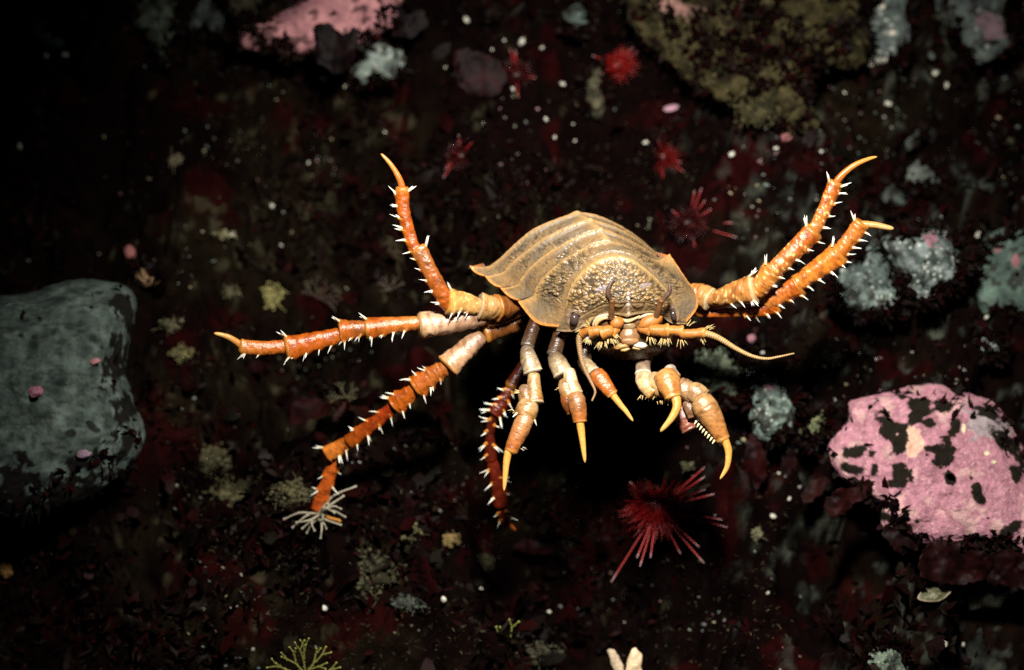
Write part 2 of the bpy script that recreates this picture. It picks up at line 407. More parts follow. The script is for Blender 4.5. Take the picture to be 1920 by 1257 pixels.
    if kind != 'head':
        disp += (lip+1.5)*sstep(0.70, 0.97, VV)**1.5 - (tuck+1.5)*sstep(0.16, 0.0, VV)
        col = mix(col, np.array((0.40, 0.235, 0.09)), sstep(0.80, 0.97, VV)*0.85)
    # orange rim along the side edges
    rim = sstep(0.965, 0.992, aT)
    if kind != 'head': col = mix(col, np.array((0.62, 0.25, 0.055)), rim*0.9)
    keel = np.exp(-(T/0.035)**2)
    if kind == 'seg': disp += 3.0*keel*sstep(0.2, 0.9, VV); col = mix(col, np.array((0.45, 0.28, 0.11)), keel*0.5)
    G = G+N*disp[..., None]
    if kind != 'head':                                           # scalloped side edges, each plate starting under the one before
        sc_ = (-5.0*(1-VV)**4+2.6*np.sin(VV*math.pi))*sstep(0.86, 1.0, aT)
        ou = np.where(T < 0, 1.0, 0.55)*sc_
        G[..., 0] += np.where(T < 0, -0.7, 0.8)*ou; G[..., 1] += np.where(T < 0, -0.7, 0.1)*ou; G[..., 2] -= 3.0*((1-VV)**4)*sstep(0.9, 1, aT)
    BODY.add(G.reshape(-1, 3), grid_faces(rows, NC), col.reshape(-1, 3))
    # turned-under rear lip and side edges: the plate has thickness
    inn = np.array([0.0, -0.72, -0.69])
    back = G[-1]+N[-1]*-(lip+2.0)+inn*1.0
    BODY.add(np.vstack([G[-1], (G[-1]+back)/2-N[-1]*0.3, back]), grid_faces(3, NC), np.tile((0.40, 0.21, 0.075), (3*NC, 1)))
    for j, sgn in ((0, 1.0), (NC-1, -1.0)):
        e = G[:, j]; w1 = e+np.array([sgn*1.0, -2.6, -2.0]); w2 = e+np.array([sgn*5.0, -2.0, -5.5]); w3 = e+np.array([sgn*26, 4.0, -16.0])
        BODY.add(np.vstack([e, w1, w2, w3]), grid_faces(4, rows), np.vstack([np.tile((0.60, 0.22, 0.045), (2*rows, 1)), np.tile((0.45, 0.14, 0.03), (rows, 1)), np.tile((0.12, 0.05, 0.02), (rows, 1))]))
    return G
sheet(['brow', 'mid1', 'A'], 150, lip=1.5, kind='head', seed=1)
sheet(['A', 'AB', 'B'], 110, lip=2.4, kind='first', seed=2)
sheet(['B', 'C'], 48, seed=3); sheet(['C', 'D'], 44, seed=4); sheet(['D', 'E'], 40, seed=5)
sheet(['E', 'F'], 26, seed=6); sheet(['F', 'G'], 24, seed=7); sheet(['G', 'H'], 24, seed=8); sheet(['H', 'T'], 30, seed=9)
# belly, closing the shell from below
names = ['brow', 'A', 'AB', 'B', 'C', 'D', 'E', 'F', 'G', 'H', 'T']; rows = []
for n in names:
    q = CV[n]; L, R = q[0], q[-1]; s = np.linspace(0, 1, 40)[:, None]
    c = L*(1-s)+R*s; drop = np.sin(s*math.pi)**0.7
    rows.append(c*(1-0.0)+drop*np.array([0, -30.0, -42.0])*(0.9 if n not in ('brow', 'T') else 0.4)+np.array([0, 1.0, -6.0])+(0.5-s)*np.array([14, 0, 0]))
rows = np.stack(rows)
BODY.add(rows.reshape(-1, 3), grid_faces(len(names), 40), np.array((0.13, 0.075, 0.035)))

# ---- face below the brow
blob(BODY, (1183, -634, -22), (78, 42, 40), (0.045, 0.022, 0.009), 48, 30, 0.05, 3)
blob(BODY, (1172, -604, -2), (70, 20, 30), (0.15, 0.075, 0.028), 40, 20, 0.04, 5)
blob(BODY, (1181, -630, 18), (20, 19, 13), (0.24, 0.12, 0.05), 28, 18, 0.05, 4)
blob(BODY, (1179, -611, 22), (13, 9, 9), (0.26, 0.16, 0.07), 24, 14, 0.12, 6)
for (pts, r, c) in (
    ([(1112,613,22),(1114,604,25),(1122,595,27),(1138,591,29),(1152,593,30)], 3.0, (0.44, 0.34, 0.22)),
    ([(1196,598,30),(1206,593,31),(1216,590,30),(1226,590,28)], 2.8, (0.44, 0.34, 0.22)),
    ([(1152,594,32),(1165,599,33),(1176,603,33),(1188,599,33),(1200,593,32)], 3.0, (0.55, 0.35, 0.13)),
    ([(1104,608,12),(1108,598,16),(1117,589,19),(1130,584,22)], 5.0, (0.38, 0.27, 0.11)),
    ([(1117,616,22),(1119,606,26),(1128,598,30),(1140,596,31)], 4.0, (0.55, 0.33, 0.14))):
    tube(BODY, cr(px3(pts), 22), r*np.sin(np.linspace(0.25, math.pi-0.25, 22))**0.5, c, 14)
# legs: (joints, widths) per article
SPN0, SPN1 = np.array((0.56, 0.42, 0.20)), np.array((0.84, 0.87, 0.84))
ORA, BRN, YEL, RED = np.array((0.40, 0.092, 0.008)), np.array((0.21, 0.075, 0.017)), np.array((0.56, 0.25, 0.045)), np.array((0.30, 0.030, 0.006))
PALE, GREY, TAN = np.array((0.235, 0.130, 0.080)), np.array((0.20, 0.16, 0.13)), np.array((0.48, 0.27, 0.095))
PROF = np.array([(0, .50), (.03, .72), (.10, .82), (.30, .88), (.55, .94), (.78, 1.02), (.90, 1.07), (.955, 1.11), (.98, 1.07), (1.0, .80)])
def article(pts, w0, w1, col, col2=None, spine=(), prof=PROF, dots=False, seed=0, lipc=YEL, tuft=(), notch=0.0, flat=0.78, sl=1.0, n=60):
    path = cr(px3(pts), n); u = np.linspace(0, 1, n)
    if seed < 40: w0, w1 = w0*1.13, w1*1.13
    if 19 <= seed <= 23: col, col2, lipc = np.array(col)*.32, np.array(col if col2 is None else col2)*.32, np.array(lipc)*.6  # hind leg only: colours cut down to paint its shade
    r = 0.5*(w0+(w1-w0)*u)*np.interp(u, prof[:, 0], prof[:, 1])
    col = np.asarray(col, float); col2 = col if col2 is None else np.asarray(col2, float); lipc = np.asarray(lipc, float)
    if seed < 24: col, col2, lipc = 1.0*col**1.06, 1.0*col2**1.06, 0.85*lipc**1.12
    if 24 <= seed < 40: col, col2, lipc = 0.92*col**1.10, 0.92*col2**1.10, 0.85*lipc**1.1
    if seed >= 40: col, col2, lipc = 0.85*col**1.55, 0.85*col2**1.4, 0.9*lipc**1.25
    d, s, up = frames(path)
    def cf(V, C, uu, a):
        c = mix(np.broadcast_to(col, V.shape), np.broadcast_to(col2, V.shape), uu)
        nz = fbm(V/11.0+seed, 3, seed); c = mix(c, c*np.array((0.60, 0.50, 0.40)), sstep(0.0, 0.6, nz)*0.75)
        nz2 = fbm(V/4.0+seed*2, 2, seed+5); c = mix(c, c*0.45, sstep(0.35, 0.8, nz2)*0.7)
        c = mix(c, np.broadcast_to(np.asarray(lipc), V.shape), sstep(0.89, 0.97, uu)*0.62+0.2*sstep(0.06, 0.0, uu))
        if dots:
            d1, d2, cid = worley(V/np.array([8.0, 8.0, 8.0])+seed, 91); c = mix(c, np.broadcast_to(np.array((0.80, 0.55, 0.20)), V.shape), sstep(0.36, 0.24, d1)*0.85*(cid > 0.25)*sstep(0.95, 0.8, uu))
        return c
    if notch:                                                     # swellings that carry the spines
        pass
    def shp(uu, aa):                                              # saw-toothed edges: a swelling up to each spine, then a drop
        m = 1+0*uu+0*aa
        for (side, cnt, lo, hi) in spine:
            ph = (uu-lo)/(hi-lo)*cnt-0.5; fr = ph-np.floor(ph); tooth = np.where((ph > -1) & (ph < cnt-0.4), np.clip(1-np.abs(fr-np.round(fr))*2.6, 0, 1)*0.6+fr*0.5*(fr < 1), 0)
            m = m+0.26*tooth*np.clip(np.cos(aa)*side, 0, 1)**1.5
        return m
    tube(BODY, path, r, col, 24, flat, 0.075 if seed < 40 else 0.045, True, seed, cf, 0.035 if seed < 40 else 0.02, shp)
    for (side, cnt, lo, hi) in spine:
        for i in range(cnt):
            f = lo+(hi-lo)*(i+0.5)/cnt; k = min(n-2, int(f*(n-1)))
            base = path[k]+s[k]*side*r[k]*0.80+up[k]*r[k]*0.35
            cone(BODY, base-s[k]*side*r[k]*.35-d[k]*3, s[k]*side+d[k]*.35+up[k]*.15, r[k]*.45+5.5, 5.0, mix(ORA, YEL, np.array(0.3)), mix(ORA, YEL, np.array(0.9)), ring=8)
            for q in range(random.choice((1, 2, 2, 3))):
                dr = s[k]*side*random.uniform(.75, 1.0)+d[k]*random.uniform(.1, .75)+up[k]*random.uniform(-.25, .7)
                cone(BODY, base+d[k]*random.uniform(-2, 2), dr, random.uniform(9, 22)*sl, random.uniform(1.9, 3.1), SPN0, SPN1, random.uniform(-3, 3))
    for (side, cnt) in tuft:
        k = n-4
        for q in range(cnt):
            dr = s[k]*side*random.uniform(.35, 1.0)+d[k]*random.uniform(.5, 1.1)+up[k]*random.uniform(-.1, .7)
            cone(BODY, path[k]+s[k]*side*r[k]*0.8+up[k]*r[k]*random.uniform(0, .6), dr, random.uniform(14, 23)*sl, 2.8, SPN0, SPN1)
CLAWS = []
def claw(pts, w0, w1, c0=ORA, c1=YEL): CLAWS.append((pts, w0, w1, c0, c1))

# upper left leg, lifted
article([(985,560,-130),(950,575,-110),(930,578,-96)], 34, 42, BRN, BRN, seed=1)
article([(934,580,-98),(920,577,-88),(898,573,-80)], 44, 40, (0.40,0.23,0.09), TAN, seed=2, lipc=(0.62,0.5,0.34))
article([(902,576,-80),(868,566,-66),(836,563,-52)], 32, 40, TAN, (0.66,0.36,0.10), spine=((-1, 3, .25, .95),), tuft=((1, 4),), dots=True, seed=3)
article([(846,578,-54),(826,545,-44),(806,508,-38),(783,462,-34)], 33, 25, ORA, BRN*1.2, spine=((-1, 5, .08, .95),), tuft=((1, 4),), seed=4)
article([(792,482,-36),(776,462,-34),(768,440,-32),(759,405,-28),(754,372,-25),(755,350,-22)], 24, 21, ORA*0.95, ORA, spine=((-1, 6, .08, .98),), tuft=((1, 3),), seed=5)
claw([(755,354,-22),(747,332,-18),(732,308,-14),(714,288,-10)], 13, 4)
# left leg, level
article([(985,575,-150),(940,588,-130),(908,594,-118)], 36, 40, BRN*0.8, BRN, seed=6)
article([(915,590,-112),(876,598,-92),(832,606,-80),(784,611,-70)], 42, 40, PALE, (0.58,0.36,0.22), seed=7, lipc=TAN)
article([(790,605,-72),(745,608,-66),(700,614,-60),(682,616,-58)], 27, 32, (0.50,0.17,0.035), ORA, spine=((-1, 4, .2, 1.0),), tuft=((1, 3),), seed=8)
article([(690,614,-58),(660,618,-54),(634,621,-51)], 28, 36, BRN*1.2, ORA, spine=((-1, 3, .2, 1.0),), tuft=((1, 4),), seed=9)
article([(642,627,-52),(600,637,-46),(560,647,-41),(533,652,-38)], 30, 38, ORA*0.95, ORA*1.1, spine=((-1, 4, .12, 1.0),), tuft=((1, 3), (-1, 2)), seed=10)
article([(540,650,-38),(505,652,-32),(470,652,-26),(448,648,-22)], 28, 22, ORA, (0.48,0.17,0.03), spine=((-1, 2, .5, 1.0),), seed=11)
claw([(454,650,-24),(435,636,-16),(418,629,-10),(401,625,-4)], 14, 5, (0.46,0.17,0.03), (0.62,0.33,0.08))
# lower left leg, reaching the seabed
article([(1000,600,-170),(950,612,-150),(905,626,-130)], 30, 34, BRN*0.5, BRN*0.7, seed=12)
article([(904,628,-120),(875,655,-108),(838,690,-100)], 36, 40, PALE, (0.56,0.33,0.18), seed=13, lipc=YEL)
article([(845,682,-102),(812,704,-112),(778,728,-122)], 28, 36, (0.44,0.15,0.035), ORA, spine=((1, 2, .4, .95), (-1, 3, .3, 1.0)), tuft=((1, 4),), seed=14)
article([(782,726,-122),(760,744,-130),(738,760,-140)], 26, 33, ORA, ORA*1.05, spine=((-1, 2, .3, 1.0), (1, 1, .5, .9)), tuft=((1, 4),), seed=15)
article([(744,756,-140),(715,783,-158),(685,805,-176),(652,830,-196)], 24, 22, RED*1.2, ORA*0.9, spine=((-1, 4, .1, 1.0), (1, 3, .2, .9)), seed=16, lipc=ORA)
article([(662,822,-196),(640,836,-206),(612,853,-216)], 22, 28, ORA*0.9, (0.60,0.20,0.03), spine=((-1, 2, .2, .8),), tuft=((1, 3),), seed=17, lipc=ORA)
article([(630,846,-216),(620,885,-240),(608,920,-262),(594,958,-285)], 24, 20, (0.62,0.14,0.02), (0.55,0.10,0.015), spine=((-1, 3, .2, .9), (1, 2, .3, .8)), seed=18, lipc=ORA)
claw([(596,955,-284),(612,972,-296),(640,978,-305)], 14, 6, ORA, YEL)
# hind leg behind the front claws, red, the body's shade painted into its colour
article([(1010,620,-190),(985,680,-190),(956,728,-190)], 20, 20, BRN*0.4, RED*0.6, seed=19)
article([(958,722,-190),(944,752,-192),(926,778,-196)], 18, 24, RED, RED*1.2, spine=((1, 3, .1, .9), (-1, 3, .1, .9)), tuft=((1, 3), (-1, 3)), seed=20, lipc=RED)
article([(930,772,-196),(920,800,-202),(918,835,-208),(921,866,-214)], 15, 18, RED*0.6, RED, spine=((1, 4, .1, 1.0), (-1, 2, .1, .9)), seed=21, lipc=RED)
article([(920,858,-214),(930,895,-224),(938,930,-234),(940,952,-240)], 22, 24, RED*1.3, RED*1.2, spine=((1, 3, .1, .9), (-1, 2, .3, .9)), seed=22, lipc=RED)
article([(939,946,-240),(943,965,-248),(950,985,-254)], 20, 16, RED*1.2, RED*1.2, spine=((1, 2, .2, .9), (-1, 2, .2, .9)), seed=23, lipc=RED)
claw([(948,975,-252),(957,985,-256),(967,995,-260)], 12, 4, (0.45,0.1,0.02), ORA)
# upper right leg, lifted
article([(1230,560,-150),(1275,560,-130),(1300,556,-112)], 34, 40, BRN*0.7, BRN, seed=24)
article([(1296,552,-110),(1315,553,-98),(1334,562,-86)], 46, 36, (0.50,0.20,0.05), TAN, seed=25, lipc=(0.78,0.62,0.38))
article([(1326,562,-88),(1355,556,-72),(1385,547,-60),(1418,540,-48)], 27, 46, (0.42,0.2,0.06), (0.50,0.2,0.05), spine=((1, 3, .35, 1.0),), tuft=((-1, 5), (1, 2)), dots=True, seed=26, lipc=(0.80,0.62,0.34))
article([(1414,552,-50),(1432,530,-42),(1452,502,-36)], 36, 34, (0.55,0.2,0.04), (0.6,0.24,0.05), spine=((1, 2, .4, 1.0),), tuft=((-1, 3),), dots=True, seed=27)
article([(1446,514,-36),(1472,486,-28),(1500,460,-22),(1528,430,-16)], 34, 31, (0.50,0.19,0.045), ORA, spine=((1, 4, .15, 1.0),), tuft=((-1, 4),), dots=True, seed=28)
article([(1522,440,-16),(1538,410,-10),(1553,375,-4),(1568,340,0)], 26, 23, (0.52,0.20,0.045), ORA, spine=((1, 4, .1, .95),), tuft=((-1, 3), (1, 2)), dots=True, seed=29)
claw([(1566,344,0),(1584,324,4),(1606,308,8),(1630,298,10),(1645,294,12)], 14, 4)
# lower right leg
article([(1240,580,-150),(1290,586,-130),(1340,588,-112),(1392,585,-100)], 12, 15, (0.48,0.16,0.03), ORA, seed=30)
article([(1382,584,-100),(1420,583,-90),(1462,570,-80)], 18, 24, ORA, ORA, spine=((1, 4, .1, 1.0),), seed=31)
article([(1432,568,-82),(1464,554,-72),(1500,532,-62)], 30, 36, (0.58,0.22,0.05), ORA*1.1, spine=((1, 3, .2, 1.0),), seed=32)
article([(1488,538,-64),(1520,514,-52),(1552,492,-42),(1578,472,-34)], 34, 37, (0.64,0.23,0.04), (0.66,0.21,0.03), spine=((1, 4, .1, 1.0),), tuft=((-1, 3), (1, 1)), seed=33)
article([(1568,482,-36),(1588,456,-28),(1604,436,-22),(1617,416,-16)], 30, 27, (0.62,0.19,0.03), (0.52,0.17,0.03), spine=((1, 4, .1, .95),), tuft=((-1, 2),), seed=34)
claw([(1614,420,-16),(1640,422,-10),(1660,426,-6),(1676,429,-2)], 13, 7, (0.5,0.2,0.04), (0.5,0.32,0.12))
# front grasping legs under the head
SHORT = np.array([(0, .70), (.06, .90), (.25, 1.05), (.5, 1.06), (.75, .98), (.9, .92), (.96, .95), (1.0, .7)])
CL0, CL1 = np.array((0.60, 0.27, 0.045)), np.array((0.68, 0.38, 0.10))
def bristles(px, py, z, nn, dx, dy, ln=10, sp=10, c=(0.72, 0.58, 0.25)):
    for i in range(nn):
        f = i/(max(1, nn-1))-0.5
        cone(BODY, (px+f*sp*1.0+random.uniform(-2, 2), -(py+random.uniform(-2, 2)), z+random.uniform(-3, 4)), (dx+random.uniform(-.35, .35), -dy+random.uniform(-.3, .3), random.uniform(-.1, .5)), ln*random.uniform(.7, 1.2), 0.9, np.array(c)*0.8, np.array(c), ring=5)
article([(1010,590,-70),(996,625,-50),(988,652,-34)], 30, 24, BRN*0.7, (0.16,0.11,0.07), seed=40, lipc=GREY)
article([(986,650,-34),(992,675,-26),(1000,700,-18)], 24, 40, (0.22,0.17,0.12), (0.68,0.54,0.36), prof=SHORT, seed=41, lipc=(0.8,0.72,0.58))
article([(1001,700,-16),(1001,728,-8),(1003,758,2)], 28, 32, (0.62,0.46,0.25), TAN, seed=42, lipc=(0.72,0.6,0.42))
article([(988,724,-10),(985,742,-2),(990,758,4)], 26, 28, (0.42,0.30,0.22), TAN, prof=SHORT, seed=43)
article([(996,754,4),(990,766,9),(984,784,13)], 36, 46, (0.66,0.50,0.30), TAN, seed=44, tuft=((1, 2), (-1, 2)), sl=.6, prof=SHORT)
article([(988,778,16),(976,806,22),(964,832,26),(957,850,28)], 36, 27, (0.62,0.40,0.22), (0.56,0.22,0.06), prof=SHORT, seed=45, lipc=(0.78,0.42,0.12))
claw([(953,844,28),(949,872,32),(947,896,34),(945,921,36)], 15, 4, CL0, CL1)
bristles(974, 735, 0, 7, -1, -.15, 11, 6); bristles(966, 770, 8, 4, -1, .5, 10, 6); bristles(980, 840, 26, 4, .8, .4, 7, 5, (0.5,0.45,0.35))
article([(1060,600,-60),(1046,640,-44),(1038,668,-30)], 32, 26, BRN*0.8, (0.16,0.11,0.07), seed=46, lipc=GREY)
article([(1036,664,-28),(1046,682,-20),(1057,704,-10)], 26, 42, (0.22,0.16,0.11), (0.68,0.54,0.36), prof=SHORT, seed=47, lipc=(0.8,0.72,0.58))
article([(1066,692,-8),(1070,716,0),(1078,742,8)], 28, 30, (0.78,0.66,0.46), (0.66,0.50,0.28), seed=48, lipc=(0.72,0.6,0.42))
article([(1060,712,-4),(1062,730,4),(1068,746,10)], 26, 30, (0.56,0.40,0.25), TAN, prof=SHORT, seed=49)
article([(1062,738,6),(1066,756,10),(1074,776,14)], 26, 22, (0.45,0.20,0.08), BRN, prof=SHORT, seed=50)
article([(1078,738,14),(1082,756,22),(1086,776,26),(1088,794,28)], 34, 28, (0.50,0.32,0.18), (0.58,0.24,0.06), prof=SHORT, seed=51, lipc=(0.80,0.44,0.12))
claw([(1087,788,28),(1091,818,32),(1094,842,34),(1097,868,36)], 16, 4, CL0, CL1)
bristles(1052, 728, 4, 5, -1, .1, 8, 6)
article([(1110,610,-40),(1098,650,-26),(1096,680,-14)], 24, 24, BRN*0.8, (0.16,0.11,0.07), seed=52, lipc=GREY)
article([(1088,672,-16),(1102,688,-6),(1112,700,4)], 20, 32, (0.24,0.18,0.13), (0.68,0.54,0.36), prof=SHORT, seed=53, lipc=(0.6,0.5,0.4))
article([(1116,698,12),(1128,714,20),(1140,730,26),(1150,742,28)], 34, 24, (0.56,0.24,0.07), (0.60,0.24,0.06), prof=SHORT, seed=54, lipc=(0.80,0.46,0.14))
claw([(1147,738,28),(1162,758,32),(1174,772,34),(1187,790,36)], 14, 4, CL0, CL1)
# right pair
article([(1216,660,-40),(1206,684,-22),(1206,704,0)], 30, 28, BRN*0.7, (0.5,0.4,0.3), seed=55, lipc=(0.8,0.7,0.55))
article([(1202,700,2),(1212,720,14),(1230,738,22)], 28, 38, (0.82,0.68,0.48), (0.72,0.46,0.2), prof=SHORT, seed=56, lipc=YEL)
article([(1216,712,10),(1236,722,20),(1252,726,28)], 40, 46, (0.70,0.56,0.38), (0.66,0.4,0.16), prof=SHORT, seed=57)
article([(1244,700,24),(1252,716,36),(1258,732,46),(1263,748,52)], 50, 34, (0.68,0.42,0.20), (0.62,0.30,0.09), prof=SHORT, seed=58, lipc=(0.86,0.56,0.22))
claw([(1267,744,52),(1269,764,58),(1258,786,62),(1238,810,64)], 19, 5, CL0, CL1)
bristles(1216, 742, 22, 9, -.25, 1, 8, 34, (0.75,0.5,0.2)); bristles(1245, 752, 36, 8, -.1, 1, 7, 26, (0.75,0.5,0.2))
article([(1262,690,-20),(1256,698,-4),(1266,712,8)], 20, 30, (0.6,0.52,0.45), (0.7,0.6,0.48), prof=SHORT, seed=59)
article([(1270,720,4),(1286,732,10),(1302,742,14)], 36, 40, (0.42,0.28,0.17), (0.55,0.38,0.22), prof=SHORT, seed=60, lipc=(0.5,0.35,0.2))
article([(1290,734,14),(1306,738,20),(1320,748,22)], 34, 42, (0.56,0.40,0.24), (0.60,0.42,0.24), prof=SHORT, seed=61, lipc=(0.56,0.36,0.2))
article([(1290,752,8),(1296,768,14),(1300,784,16)], 26, 22, (0.42,0.28,0.18), (0.34,0.2,0.12), prof=SHORT, seed=62, lipc=(0.4,0.26,0.16))
article([(1312,748,24),(1326,768,32),(1342,796,36),(1358,828,38)], 52, 28, (0.58,0.40,0.22), (0.62,0.30,0.10), prof=SHORT, seed=63, lipc=(0.84,0.52,0.18), n=60)
claw([(1358,822,38),(1366,846,42),(1363,876,44),(1350,899,46)], 16, 4, CL0, CL1)
article([(1276,762,-14),(1282,782,-8),(1296,808,-4)], 32, 40, (0.40,0.20,0.13), (0.46,0.2,0.14), prof=SHORT, seed=64, lipc=(0.5,0.24,0.18))
for i in range(8):                                               # row of peg teeth along the inner edge of the big hand
    f = i/7; cone(BODY, (1306+f*34, -(790+f*36), 40-f*2), (-.55, -.8, .35), 9, 2.6, np.array((0.75,0.6,0.3)), np.array((0.85,0.75,0.45)))
isopod = BODY.build('giant_isopod', M_shell, None, True, True, ORG)
tag(isopod, 'giant antarctic isopod with tan ridged shell and spiny orange legs spread over the dark seabed', 'isopod')

for (pts, w0, w1, c0, c1) in CLAWS:
    b = MB(); n = 30; path = cr(px3(pts), n); u = np.linspace(0, 1, n)
    r = 0.5*(w0*(1-u)**0.75*np.interp(u, [0, .06, .15, 1], [.8, 1, 1, 1])+w1*u*np.sqrt(np.maximum(0, 1-u**14))+0.3)
    tube(b, path, r, mix(np.tile(c0, (n, 1)), np.tile(c1, (n, 1)), u), 16, 0.85, 0.05, True, 3)
    b.build('claw', M_claw, isopod, True, True, P1(*pts[0]))
for (x, y, z, rx, ry, rot) in ((1077, 598, 14, 8.5, 11.5, -0.15), (1263, 591, 2, 5.5, 11.5, 0.25)):
    b = MB(); blob(b, (x, -y, z), (rx, ry, 8.5), (0.055, 0.036, 0.034), 32, 22, rot=rot)
    b.build('eye', M_eye, isopod, True, True, P1(x, y, z))
# mouth
b = MB(); blob(b, (1182, -640, 26), (17, 8, 9), (0.30, 0.15, 0.06), 30, 18, 0.12, 7)
b.build('upper_lip', M_claw, isopod, True, True, P1(1182, 640, 26))
for (x, y, rx, ry, rot, c, sd) in ((1166, 650, 16, 6.0, 0.16, (0.46,0.25,0.085), 3), (1200, 648, 14, 6.8, -0.12, (0.66,0.56,0.42), 4)):
    b = MB(); blob(b, (x, -y, 22), (rx, ry, 9), c, 30, 18, 0.16, sd, rot=rot)
    m_ = b.build('mandible', M_claw, isopod, True, True, P1(x, y, 22))
    b = MB(); sx = 1 if x < 1183 else -1
    blob(b, (x+sx*6, -(y+6), 22), (9, 3.2, 6), np.array((0.50,0.33,0.13)), 22, 14, 0.18, sd+5, rot=rot)
    t_ = b.build('tooth', M_claw, None, True, True, P1(x+sx*6, y+6, 22)); t_.parent = m_; t_.location = (P1(x+sx*6, y+6, 22)-P1(x, y, 22)).tolist()
# antennae
def antenna(parts, flag, w0, w1, fcol, tufts):
    b = MB()
    for i, (pts, wa, wb, c) in enumerate(parts):
        n = 24; path = cr(px3(pts), n); u = np.linspace(0, 1, n); wa *= .74; wb *= .76
        pr = np.array([(0, .5), (.08, .85), (.3, .95), (.7, 1), (.88, 1.16), (.95, 1.14), (1, .7)])
        cc = mix(np.tile(c, (n, 1)), np.tile((0.60, 0.31, 0.07), (n, 1)), sstep(.82, .95, u)*0.7)
        tube(b, path, 0.5*(wa+(wb-wa)*u)*np.interp(u, pr[:, 0], pr[:, 1]), cc, 18, 0.95, 0.08, True, i+3)
    for (x, y, z, nn, dx, dy, ln, sp) in tufts:
        nn = int(nn*1.8)
        for i in range(nn):
            f = i/max(1, nn-1)-0.5
            cone(b, (x+f*sp+random.uniform(-2, 2), -(y+random.uniform(-2, 2)), z+random.uniform(-2, 4)), (dx+f*0.9+random.uniform(-.2, .2), -dy+random.uniform(-.2, .2), random.uniform(0, .5)), ln*random.uniform(.6, 1.25), .8, np.array((0.50,0.32,0.10)), np.array((0.66,0.52,0.24)), ring=5)
    a = b.build('antenna', M_ant, isopod, True, True, P1(*parts[0][0][0]))
    b = MB(); n = 320; path = cr(px3(flag), n); u = np.linspace(0, 1, n)
    r = 0.5*(w0+(w1-w0)*u**0.8)*(1+0.06*np.sin(u*260))*0.86
    cc = mix(np.tile(fcol, (n, 1)), np.tile(np.array(fcol)*0.6, (n, 1)), 0.5-0.5*np.sin(u*260))
    tube(b, path, r, cc, 14)
    org = P1(*flag[0]); f = b.build('flagellum', M_ant, None, True, True, org)
    f.parent = a; f.location = (org-P1(*parts[0][0][0])).tolist()
OA = np.array((0.37, 0.135, 0.022))
antenna([([(1160,616,28),(1152,622,34),(1146,630,36)], 20, 22, OA), ([(1150,620,38),(1138,622,40),(1126,626,38)], 30, 32, OA*1.1),
         ([(1130,620,36),(1116,622,34),(1106,624,30)], 28, 27, OA), ([(1108,618,28),(1098,622,24),(1090,626,18)], 24, 20, OA*0.9)],
        [(1094,624,18),(1086,634,18),(1087,656,20),(1092,680,24),(1099,698,28),(1108,716,32),(1116,735,36),(1110,752,40)], 15, 4, (0.34,0.20,0.085),
        ((1146,636,36,9,.2,1,12,14),(1152,628,38,7,.9,.6,10,6),(1130,642,36,8,-.2,1,13,14),(1104,636,26,6,-.3,1,12,8),(1090,620,18,6,-1,.4,11,6),(1104,612,30,3,-.9,-.4,12,4)))
antenna([([(1196,616,28),(1208,618,34),(1222,622,38)], 22, 24, OA), ([(1216,618,40),(1236,620,42),(1256,620,42)], 30, 30, OA*1.05),
         ([(1250,620,44),(1264,620,46),(1282,622,48)], 27, 25, OA*1.1), ([(1274,627,50),(1296,626,54),(1324,624,58)], 26, 23, OA)],
        [(1320,625,58),(1338,630,60),(1356,639,62),(1382,655,66),(1410,668,70),(1437,673,74),(1462,669,78),(1489,663,82)], 16, 3, (0.46,0.28,0.11),
        ((1246,636,42,8,0,1,13,16),(1220,632,36,6,.2,1,13,10),(1278,636,48,4,.4,1,15,10),(1318,637,56,3,.2,1,9,6),(1290,612,50,3,.9,-.9,14,3),(1326,616,58,6,1,-.3,14,6)))
def antennule(lump, stem, flag):
    b = MB(); blob(b, lump[0], lump[1], OA*0.95, 24, 16, 0.10, 4, rot=lump[2])
    tube(b, cr(px3(stem), 24), np.interp(np.linspace(0, 1, 24), [0, .1, .85, .95, 1], [7, 6, 5.2, 6.3, 4.5]), mix(np.tile((0.10,0.05,0.02), (24, 1)), np.tile((0.17,0.065,0.02), (24, 1)), np.linspace(0, 1, 24)), 16, 0.95, 0.06)
    a = b.build('antennule', M_ant, isopod, True, True, P1(*stem[0]))
    b = MB(); tube(b, cr(px3(flag), 30), np.interp(np.linspace(0, 1, 30), [0, .25, .6, 1], [3.5, 5, 4, .7]), (0.085,0.045,0.030), 14)
    org = P1(*flag[0]); f = b.build('flagellum', M_ant, None, True, True, org); f.parent = a; f.location = (org-P1(*stem[0])).tolist()
antennule(((1157,-606,32),(14,12,11),0.3), [(1146,596,36),(1147,580,46),(1148,562,56)], [(1145,562,56),(1140,550,60),(1144,534,62),(1154,521,62)])
antennule(((1220,-604,34),(24,13,12),0.35), [(1230,596,38),(1235,580,48),(1241,562,58)], [(1245,560,58),(1254,550,60),(1256,540,62),(1254,527,62)])

